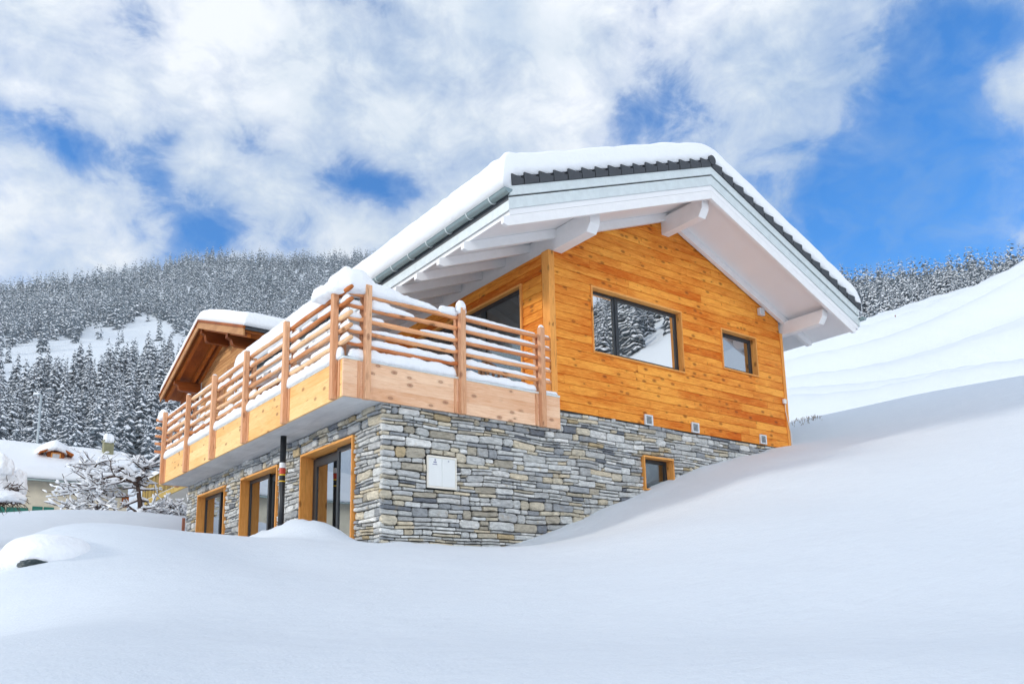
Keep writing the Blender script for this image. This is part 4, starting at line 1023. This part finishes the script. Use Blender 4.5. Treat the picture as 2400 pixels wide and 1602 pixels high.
q = on_y(293, 1173, 35.3); mb = MB(); mb.box((q[0] - .18, 35.24, q[2] - .35), (q[0] + .18, 35.29, q[2] + .35)); mb.build('window', MT['old_wood'], nh)

# ------------------------------------------------------------------ broadleaf trees and shrubs in snow
def snowy_tree(name, base, label, cat, seed, paths, group=None, snow=1.0, twig_n=26, r0=.09):
    rr = random.Random(seed); t = empty(name, base, label, cat, group); B = Vector(base)
    wood = MB(); sn = MB()
    def limb(p, d, L, r, dep):
        pts = [p.copy()]; rad = [r]; n = max(4, int(L / .12)); q = p.copy(); dd = d.normalized()
        curl = Vector((rr.uniform(-1, 1), rr.uniform(-1, 1), rr.uniform(-.6, .2))) * .10
        for i in range(n):
            dd = (dd + curl + Vector((rr.uniform(-1, 1), rr.uniform(-1, 1), rr.uniform(-1, 1))) * .13).normalized(); q = q + dd * (L / n); pts.append(q.copy()); rad.append(r * (1 - .75 * (i + 1) / n) + .004)
        wood.tube(pts, rad, 6, cap=False)
        # snow on top of the limb
        i = 0
        while i < n:
            m = rr.randint(2, 6); seg = pts[i:i + m + 1]
            if len(seg) > 2 and rr.random() < .86 * snow:
                hh = [max(.018, rad[min(i + k, n)] * .8 + rr.uniform(.012, .035)) for k in range(len(seg))]; hh[0] *= .4; hh[-1] *= .4
                sn.tube([s_ + Vector((0, 0, rad[min(i + k, n)] * .8 + hh[k] * .55)) for k, s_ in enumerate(seg)], hh, 7, squash=1.0)
            i += m
        if dep > 0:
            for k in range(int(3 + L * 3.2)):
                j = rr.randint(1, n); a = rr.uniform(0, 6.28); side = Vector((math.cos(a), math.sin(a), rr.uniform(-.2, .7)))
                limb(pts[j], (dd * .5 + side), L * rr.uniform(.28, .55), rad[j] * .6, dep - 1)
    for (pts, r) in paths:
        P_ = [B + Vector(p) for p in pts]; 
        n = 26; cur = []
        for i in range(n + 1):
            s = (len(P_) - 1) * i / n; j = min(int(s), len(P_) - 2); f = s - j
            p0 = P_[max(j - 1, 0)]; p1 = P_[j]; p2 = P_[j + 1]; p3 = P_[min(j + 2, len(P_) - 1)]
            c_ = .5 * ((2 * p1) + (p2 - p0) * f + (2 * p0 - 5 * p1 + 4 * p2 - p3) * f * f + (3 * p1 - p0 - 3 * p2 + p3) * f ** 3)
            cur.append(c_ + Vector((rr.uniform(-1, 1), rr.uniform(-1, 1), rr.uniform(-1, 1))) * .012)
        rad = [r * (1 - .7 * i / n) + .006 for i in range(n + 1)]
        wood.tube(cur, rad, 8)
        i = 2
        while i < n:
            m = rr.randint(3, 8); seg = cur[i:i + m + 1]
            if len(seg) > 2 and rr.random() < .9 * snow:
                hh = [rad[min(i + k, n)] * .85 + rr.uniform(.02, .05) for k in range(len(seg))]; hh[0] *= .5; hh[-1] *= .5
                sn.tube([s_ + Vector((0, 0, rad[min(i + k, n)] * .7 + hh[k] * .6)) for k, s_ in enumerate(seg)], hh, 8)
            i += m
        for k in range(twig_n):
            j = rr.randint(5, n); a = rr.uniform(0, 6.28)
            limb(cur[j], Vector((math.cos(a), math.sin(a) * .8, rr.uniform(-.35, .9))), rr.uniform(.3, .85), rad[j] * .45 + .004, 1)
    wood.build('branches', MT['bark'], t, smooth=True, recalc=False); sn.build('branch_snow', MT['snow_lump'], t, smooth=True, recalc=False)
    return t
tb = at(328, 1213, 27); tb[2] = gz(tb[0], tb[1])
S = 27 / 1903 # metres per source pixel at that distance
rx = Vector((RT[0], RT[1], 0)).normalized()
def off(du, dv, dd=0): # offset from the trunk base in photo pixels at that distance
    return tuple(rx * du * S + Vector((0, 0, 1)) * (-dv * S + (at(328, 1213, 27)[2] - tb[2])) + Vector((FW[0], FW[1], 0)) * dd)
snowy_tree('fruit_tree', tuple(tb), 'bare dark fruit tree with arching snow laden branches before the beige farmhouse', 'tree', 21,
    [([(0, 0, -.2), off(0, -10), off(-5, -50), off(-18, -85, .1), off(-48, -112, .2), off(-60, -105, .2)], .085),
     ([off(-12, -78), off(2, -105), off(4, -112)], .05), ([off(-10, -72), off(-40, -86, -.3), off(-75, -80, -.4), off(-82, -45, -.3)], .05),
     ([off(-50, -10), off(-85, -55, .3), off(-115, -75, .4), off(-125, -65, .4)], .045), ([off(-60, 0), off(-90, -40, -.2), off(-118, -90, -.2), off(-100, -118, -.1), off(-128, -105, 0)], .04),
     ([off(-70, 0), off(-120, -35, .2), off(-165, -60, .3), off(-190, -62, .4)], .04), ([off(-80, 5), off(-130, -18, .1), off(-180, -28, .1)], .035)], twig_n=24)
tb2 = at(395, 1215, 29); tb2[2] = gz(tb2[0], tb2[1])
snowy_tree('snowy_bush', tuple(tb2), 'low twiggy bush caked in snow under the old chalet balcony', 'bush', 5,
    [([(0, 0, 0), (-.35, 0, .5), (-.75, .1, .55)], .04), ([(0, 0, 0), (.3, 0, .5), (.75, .1, .45)], .04), ([(-.1, 0, 0), (0, .1, .55), (.2, .1, .8)], .03), ([(0, 0, 0), (.7, -.3, .35), (1.1, -.5, .2)], .03)], twig_n=22)
# snow covered shrub at the left edge
sb = at(18, 1190, 18); sb[2] = gz(sb[0], sb[1])
ls = empty('garden_shrub', tuple(sb), 'rounded shrub buried under two fat snow lobes at the left edge', 'shrub')
def blob(name, c, r, parent, m, seed, amp=.12):
    bm = bmesh.new(); bmesh.ops.create_icosphere(bm, subdivisions=5, radius=1)
    for v in bm.verts:
        n_ = mnoise.noise(v.co * 1.6 + Vector((seed, 0, 0))) * amp + mnoise.noise(v.co * 5 + Vector((seed, 3, 0))) * amp * .35
        p = v.co * (1 + n_); 
        if p.z < -.55: p.z = -.55 + (p.z + .55) * .2
        v.co = Vector((c[0] + p.x * r[0], c[1] + p.y * r[1], c[2] + p.z * r[2]))
    me = bpy.data.meshes.new(name); bm.to_mesh(me); bm.free(); me.materials.append(m); me.polygons.foreach_set('use_smooth', [True] * len(me.polygons))
    o = bpy.data.objects.new(name, me); COL.objects.link(o)
    if parent: o.parent = parent; o.matrix_parent_inverse = parent_inv(parent)
    return o
for k_, (u, v, D, r) in enumerate([(0, 1094, 18, (.24, .24, .26)), (-14, 1108, 18.1, (.30, .24, .26)), (36, 1136, 18.3, (.21, .24, .34)), (18, 1132, 18.2, (.24, .24, .24)), (8, 1164, 17.9, (.36, .28, .14)), (34, 1170, 18.1, (.20, .24, .12)), (-30, 1150, 18, (.4, .3, .3)), (-75, 1130, 18.2, (.42, .4, .40)), (-95, 1175, 18.1, (.5, .5, .36)), (-60, 1196, 18.2, (.38, .4, .22)), (-120, 1215, 18.2, (.6, .55, .3)), (-130, 1150, 18.4, (.4, .4, .4))]):
    blob('shrub_snow', at(u, v, D), r, ls, MT['snow_lump'], 1 + k_ * 1.7, .2)
mb = MB(); rr = random.Random(4)
for k in range(230):
    a = rr.uniform(0, 6.28); q = Vector(at(rr.uniform(-30, 48), rr.uniform(1130, 1180), 18 + rr.uniform(-.15, .2))); d = Vector((math.cos(a), math.sin(a), rr.uniform(-.6, .3)))
    pts = [q]
    for i in range(6): d = (d + Vector((rr.uniform(-.6, .6), rr.uniform(-.6, .6), rr.uniform(-.5, .3)))).normalized(); pts.append(pts[-1] + d * rr.uniform(.03, .07))
    mb.tube(pts, [.009, .008, .007, .006, .005, .004, .002], 5)
for j_, uu in enumerate((-60, -80, -100, -120, -50)):
    q = Vector(at(uu, 1240, 18 + .1 * j_)); q.z = gz(q.x, q.y) - .2
    mb.tube([q, Vector(at(uu + 8, 1195, 18.1)), Vector(at(uu * .5, 1160, 18))], [.035, .03, .015], 6)
mb.build('twigs', MT['bark'], ls)
# buried dark sheet and its cap of snow, front left
bs = at(60, 1326, 8.9)
bk = empty('garden_boulder', tuple(bs), 'dark rounded boulder edge showing under a thick snow cap in the left foreground', 'boulder')
blob('stone', bs + np.array([.10, .07, .015]), (.155, .16, .07), bk, MT['rockdk'], 7, .16)
blob('snow_cap', at(112, 1300, 9.3) + np.array([.02, .05, -.03]), (.46, .50, .25), bk, MT['snow_lump'], 9, .05)
# markers
for i, (u, v, D, h) in enumerate([(429, 1245, 19, .55)]):
    p = at(u, v, D); mb = MB(); mb.box((p[0] - .03, p[1] - .02, p[2] - .4), (p[0] + .03, p[1] + .02, p[2] + .3), (.5, .5, .5)); o = mb.build('wooden_stake', MT['stake'], None); tag(o, 'short brown stake in the snow left of the stone wall corner', 'stake')
for (u, v, vt, D, lb) in [(2098, 748, 733, 84, 'thin reddish marker stake near the roof tip on the snowy hill'), (2380, 658, 639, 92, 'thin reddish marker stake by the right edge of the snowy hill')]:
    p = at(u, v, D); z0 = gz(p[0], p[1]); hh = (v - vt) / 1903 * D; mb = MB(); mb.tube([(p[0], p[1], z0 - .3), (p[0] + .1, p[1], z0 + hh)], .05, 6); o = mb.build('marker_stake', MT['stake'], None); tag(o, lb, 'stake')
# lamp post behind the farmhouse
p0 = at(88, 1040, 62); p1 = at(97, 925, 62)
lp = empty('street_lamp', tuple(p0), 'slim pale lamp post rising behind the farmhouse roof against the forest', 'street lamp')
mb = MB(); mb.tube([(p0[0], p0[1], gz(p0[0], p0[1])), tuple(p1)], .07, 8); mb.build('pole', MT['galv'], lp, smooth=True)
mb = MB(); hd = Vector(p1) + rx * -.35; mb.tube([tuple(p1), tuple(Vector(p1) + rx * -.2 + Vector((0, 0, .08))), tuple(hd)], [.05, .05, .03], 8); mb.tube([tuple(hd + rx * .25), tuple(hd - rx * .2)], [.11, .08], 8, squash=.5); mb.build('lamp_head', MT['galv'], lp)
mb = MB(); strip(mb, [tuple(hd + rx * .25 + Vector((0, 0, .05))), tuple(hd - rx * .2 + Vector((0, 0, .05)))], .1, .12, 3, .1); mb.build('lamp_snow', MT['snow_lump'], lp, smooth=True)
# dry grass behind the right corner
mb = MB(); rr = random.Random(31)
for k in range(80):
    p = at(rr.uniform(1858, 1925), rr.uniform(1018, 1036), rr.uniform(24, 27)); z0 = gz(p[0], p[1]); h = rr.uniform(.03, .08) * (1 if rr.random() < .7 else 1.4)
    mb.tube([(p[0], p[1], z0 - .05), (p[0] + rr.uniform(-.08, .08), p[1] + rr.uniform(-.08, .08), z0 + h)], [.012, .004], 4)
o = mb.build('dry_grass', MT['straw'], None); tag(o, 'dry grass stalks poking through snow behind the right house corner', 'grass', kind='stuff')

# ------------------------------------------------------------------ forest
def conifer(seed, layers, nb, fine, H=1.0, W=.17, trunk=True, snowy=.8):
    """unit-height snow-laden spruce: returns verts, tris, material ids (0 needle, 1 snow, 2 bark)"""
    rr = random.Random(seed); V = []; Fc = []; Mi = []
    def tri(a, b, c, m):
        i = len(V); V.extend([a, b, c]); Fc.append((i, i + 1, i + 2)); Mi.append(m)
    if trunk:
        for k in range(3):
            a0, a1 = k * 2.094, (k + 1) * 2.094
            tri((.012 * math.cos(a0), .012 * math.sin(a0), -.05), (.012 * math.cos(a1), .012 * math.sin(a1), -.05), (0, 0, .95), 2)
    for L in range(layers):
        f = L / layers; h0 = .08 + .88 * f; Rr = W * (1 - f) ** .85 * (1 + rr.uniform(-.12, .12)) + .012
        n = max(3, int(nb * (1 - .55 * f)))
        for k in range(n):
            a = 6.283 * (k + rr.uniform(-.35, .35)) / n + L * 1.3; r = Rr * rr.uniform(.65, 1.2); h = h0 + rr.uniform(-.55, .55) / layers; dr = r * rr.uniform(.35, .75)
            ca, sa = math.cos(a), math.sin(a); w = r * rr.uniform(.26, .42)
            base = (0, 0, h); tip = (ca * r, sa * r, h - dr); mid = r * .58; hz = h - dr * .40
            Lp = (ca * mid - sa * w, sa * mid + ca * w, hz - dr * .22); Rp = (ca * mid + sa * w, sa * mid - ca * w, hz - dr * .22); md = (ca * mid, sa * mid, hz + .006)
            tri(base, Lp, md, 0); tri(base, md, Rp, 0); tri(md, Lp, tip, 0); tri(md, tip, Rp, 0)
            if rr.random() < snowy:
                up = .010 + r * .05; k1 = rr.uniform(.6, 1.1); e = rr.uniform(.55, 1.0)
                b2 = (ca * r * .12, sa * r * .12, h - dr * .06 + up); m2 = (ca * mid, sa * mid, hz + up + .006)
                L2 = (ca * mid - sa * w * k1, sa * mid + ca * w * k1, hz - dr * .2 * k1 + up * .8); R2 = (ca * mid + sa * w * k1, sa * mid - ca * w * k1, hz - dr * .2 * k1 + up * .8)
                t2 = (ca * (mid + (r - mid) * e), sa * (mid + (r - mid) * e), hz + (h - dr - hz) * e + up * .7)
                tri(b2, L2, m2, 1); tri(b2, m2, R2, 1); tri(m2, L2, t2, 1); tri(m2, t2, R2, 1)
            if fine and r > .05:
                for s in (-1, 1):
                    for q in (.35, .62, .85):
                        p = (ca * r * q, sa * r * q, h - dr * q * .85); a2 = a + s * rr.uniform(.6, 1.1); l = r * .42 * (1.2 - q); c2, s2 = math.cos(a2), math.sin(a2)
                        t_ = (p[0] + c2 * l, p[1] + s2 * l, p[2] - l * rr.uniform(.3, .9)); ww = l * .22
                        x1 = (p[0] - s2 * ww, p[1] + c2 * ww, p[2]); x2 = (p[0] + s2 * ww, p[1] - c2 * ww, p[2]); tri(x1, x2, t_, 0)
                        if rr.random() < snowy: z_ = .008; tri((x1[0], x1[1], x1[2] + z_), (x2[0], x2[1], x2[2] + z_), (p[0] + c2 * l * .75, p[1] + s2 * l * .75, t_[2] * .75 + p[2] * .25 + z_), 1)
    return np.array(V), np.array(Fc), np.array(Mi)
def mesh_np(name, V, Fc, Mi, mats):
    me = bpy.data.meshes.new(name); me.vertices.add(len(V)); me.vertices.foreach_set('co', V.astype(np.float32).ravel())
    me.loops.add(Fc.size); me.loops.foreach_set('vertex_index', Fc.astype(np.int32).ravel())
    me.polygons.add(len(Fc)); me.polygons.foreach_set('loop_start', np.arange(0, Fc.size, 3, dtype=np.int32))
    me.polygons.foreach_set('material_index', Mi.astype(np.int32)); me.update()
    for m in mats: me.materials.append(m)
    return me
TM = [MT['needle'], MT['tree_snow'], MT['bark']]
near_protos = [mesh_np('snowy_conifer', *conifer(100 + i, 17, 11, True, W=.15 + .02 * (i % 3), snowy=.86), TM) for i in range(6)]
far_protos = [conifer(200 + i, 8, 6, False, W=.15 + .025 * (i % 3), trunk=False, snowy=.85) for i in range(8)]
mid_protos = [conifer(300 + i, 12, 8, False, W=.13 + .02 * (i % 3), trunk=False, snowy=.86) for i in range(8)]
R2 = np.random.RandomState(11)
def project(p):
    d = p - CAMP; z = d @ FW
    return 1200 + SU + FOC * (d @ RT) / z, 801 + SV - FOC * (d @ UP) / z
def scatter(az0, az1, r0, r1, sp):
    """jittered polar scatter about the house"""
    out = []; r = r0
    while r < r1:
        s = sp(r); na = max(1, int(math.radians(az1 - az0) * r / s))
        a = np.radians(az0 + (az1 - az0) * (np.arange(na) + R2.uniform(-.45, .45, na)) / na); rr_ = r + R2.uniform(-.5, .5, na) * s
        out.append(np.c_[CAMP[0] + rr_ * np.cos(a), CAMP[1] + rr_ * np.sin(a)]); r += s * .92
    return np.concatenate(out)
pts = np.concatenate([scatter(40, 97, 318, 1230, lambda r: 8.2 if r < 600 else 7.2 + r * .0030),
                      scatter(14, 40, 300, 830, lambda r: 7.6 if r < 500 else 8.6)])
zz_ = ground(pts[:, 0], pts[:, 1]); pts = np.c_[pts, zz_]
uv = np.array([project(p) for p in pts]) 
def in_clear(u, v, tip):
    # bare snowy clearing across the left slope (photo pixels of its position on the mountainside)
    top = np.interp(u, [-50, 100, 220, 330, 420, 460], [805, 802, 775, 750, 760, 790]); bot = np.interp(u, [-50, 60, 150, 240, 330, 420, 460], [880, 860, 838, 828, 812, 800, 795])
    return (u < 455) & (v > top + 12 * np.sin(u * .05)) & (v - tip * .68 < bot - 6 + 10 * np.sin(u * .09 + 1))
left = np.degrees(np.arctan2(pts[:, 1] - CAMP[1], pts[:, 0] - CAMP[0])) > 45
rad_ = np.hypot(pts[:, 0] - CAMP[0], pts[:, 1] - CAMP[1])
hgt = R2.uniform(17, 33, len(pts)) * np.where(R2.rand(len(pts)) < .2, .7, 1)
cl = in_clear(uv[:, 0], uv[:, 1], hgt / rad_ * FOC) & left & (R2.rand(len(pts)) > .05)
pts = pts[~cl]; uv = uv[~cl]; left = left[~cl]; rad_ = rad_[~cl]; hgt = hgt[~cl]
# the 300 that show largest: visible left of the balcony or right of the roof, nearest first
vis = (((uv[:, 0] > -40) & (uv[:, 0] < 560)) | ((uv[:, 0] > 1985) & (uv[:, 0] < 2440))) & (uv[:, 1] < 1075)
size = hgt / rad_; order = np.argsort(-np.where(vis, size, 0))[:298]
indiv = np.zeros(len(pts), bool); indiv[order] = True
for i in order:
    o = bpy.data.objects.new('snowy_conifer', near_protos[int(R2.randint(6))]); COL.objects.link(o)
    o.location = pts[i] - np.array([0, 0, .3]); o.rotation_euler = (0, 0, R2.uniform(0, 6.28)); s = hgt[i]; o.scale = (s * R2.uniform(.9, 1.25),) * 2 + (s,)
    if left[i]: tag(o, 'snow laden conifer in the lower forest on the left mountainside', 'tree', 'conifers of the lower left forest')
    else: tag(o, 'snow laden conifer of the wood beyond the terraced hill on the right', 'tree', 'conifers beyond the right hill')
def merged(name, sel, label, protos_of):
    Vs = []; Fs = []; Ms = []; b = 0
    for i in np.where(sel)[0]:
        V, Fc, Mi = protos_of(i); a = R2.uniform(0, 6.28); c, s = math.cos(a), math.sin(a); h = hgt[i]; w = h * R2.uniform(.9, 1.25)
        X = np.c_[(V[:, 0] * c - V[:, 1] * s) * w + pts[i, 0], (V[:, 0] * s + V[:, 1] * c) * w + pts[i, 1], V[:, 2] * h + pts[i, 2] - .3]
        Vs.append(X); Fs.append(Fc + b); Ms.append(Mi); b += len(V)
    me = mesh_np(name, np.concatenate(Vs), np.concatenate(Fs), np.concatenate(Ms), TM)
    o = bpy.data.objects.new(name, me); COL.objects.link(o); tag(o, label, 'forest', kind='stuff')
pick = lambda i: mid_protos[i % 8] if rad_[i] < 640 else far_protos[i % 8]
merged('forest', (~indiv) & left, 'dense snow dusted conifer forest climbing the left mountain to its crest', pick)
merged('forest', (~indiv) & ~left, 'snow dusted conifer forest on the crest beyond the right hill', pick)
# the wooded slope behind the photographer, seen in the window glass
pts = scatter(-62, -8, 150, 360, lambda r: 8.0 if r < 190 else 9.5); pts = np.c_[pts, ground(pts[:, 0], pts[:, 1])]; hgt = R2.uniform(9, 15, len(pts)); refl = [conifer(400 + i, 17, 11, True, W=.17, snowy=1.0) for i in range(5)]; pick = lambda i: refl[i % 5]
merged('forest', np.ones(len(pts), bool), 'snowy conifers on the slope behind the viewpoint, mirrored in the windows', pick)

# ------------------------------------------------------------------ air between here and the mountain
mb = MB(); gx = [v_.co for v_ in bpy.data.objects['ground'].data.vertices]; zlo = min(c_.z for c_ in gx); zhi = max(c_.z for c_ in gx)
mb.box((-1560, -1560, zlo - 1), (1560, 1560, zhi + 45))
hz = mb.build('haze', [], None)
m = bpy.data.materials.new('haze'); m.use_nodes = True; t = m.node_tree; t.nodes.clear()
o_ = N(t, 'ShaderNodeOutputMaterial'); pv = N(t, 'ShaderNodeVolumePrincipled'); pv.inputs['Color'].default_value = (.80, .90, 1, 1); pv.inputs['Density'].default_value = .00019; pv.inputs['Anisotropy'].default_value = .3
t.links.new(pv.outputs[0], o_.inputs['Volume']); hz.data.materials.append(m); tag(hz, 'thin cold haze in front of the far forested slopes', 'haze', kind='stuff')
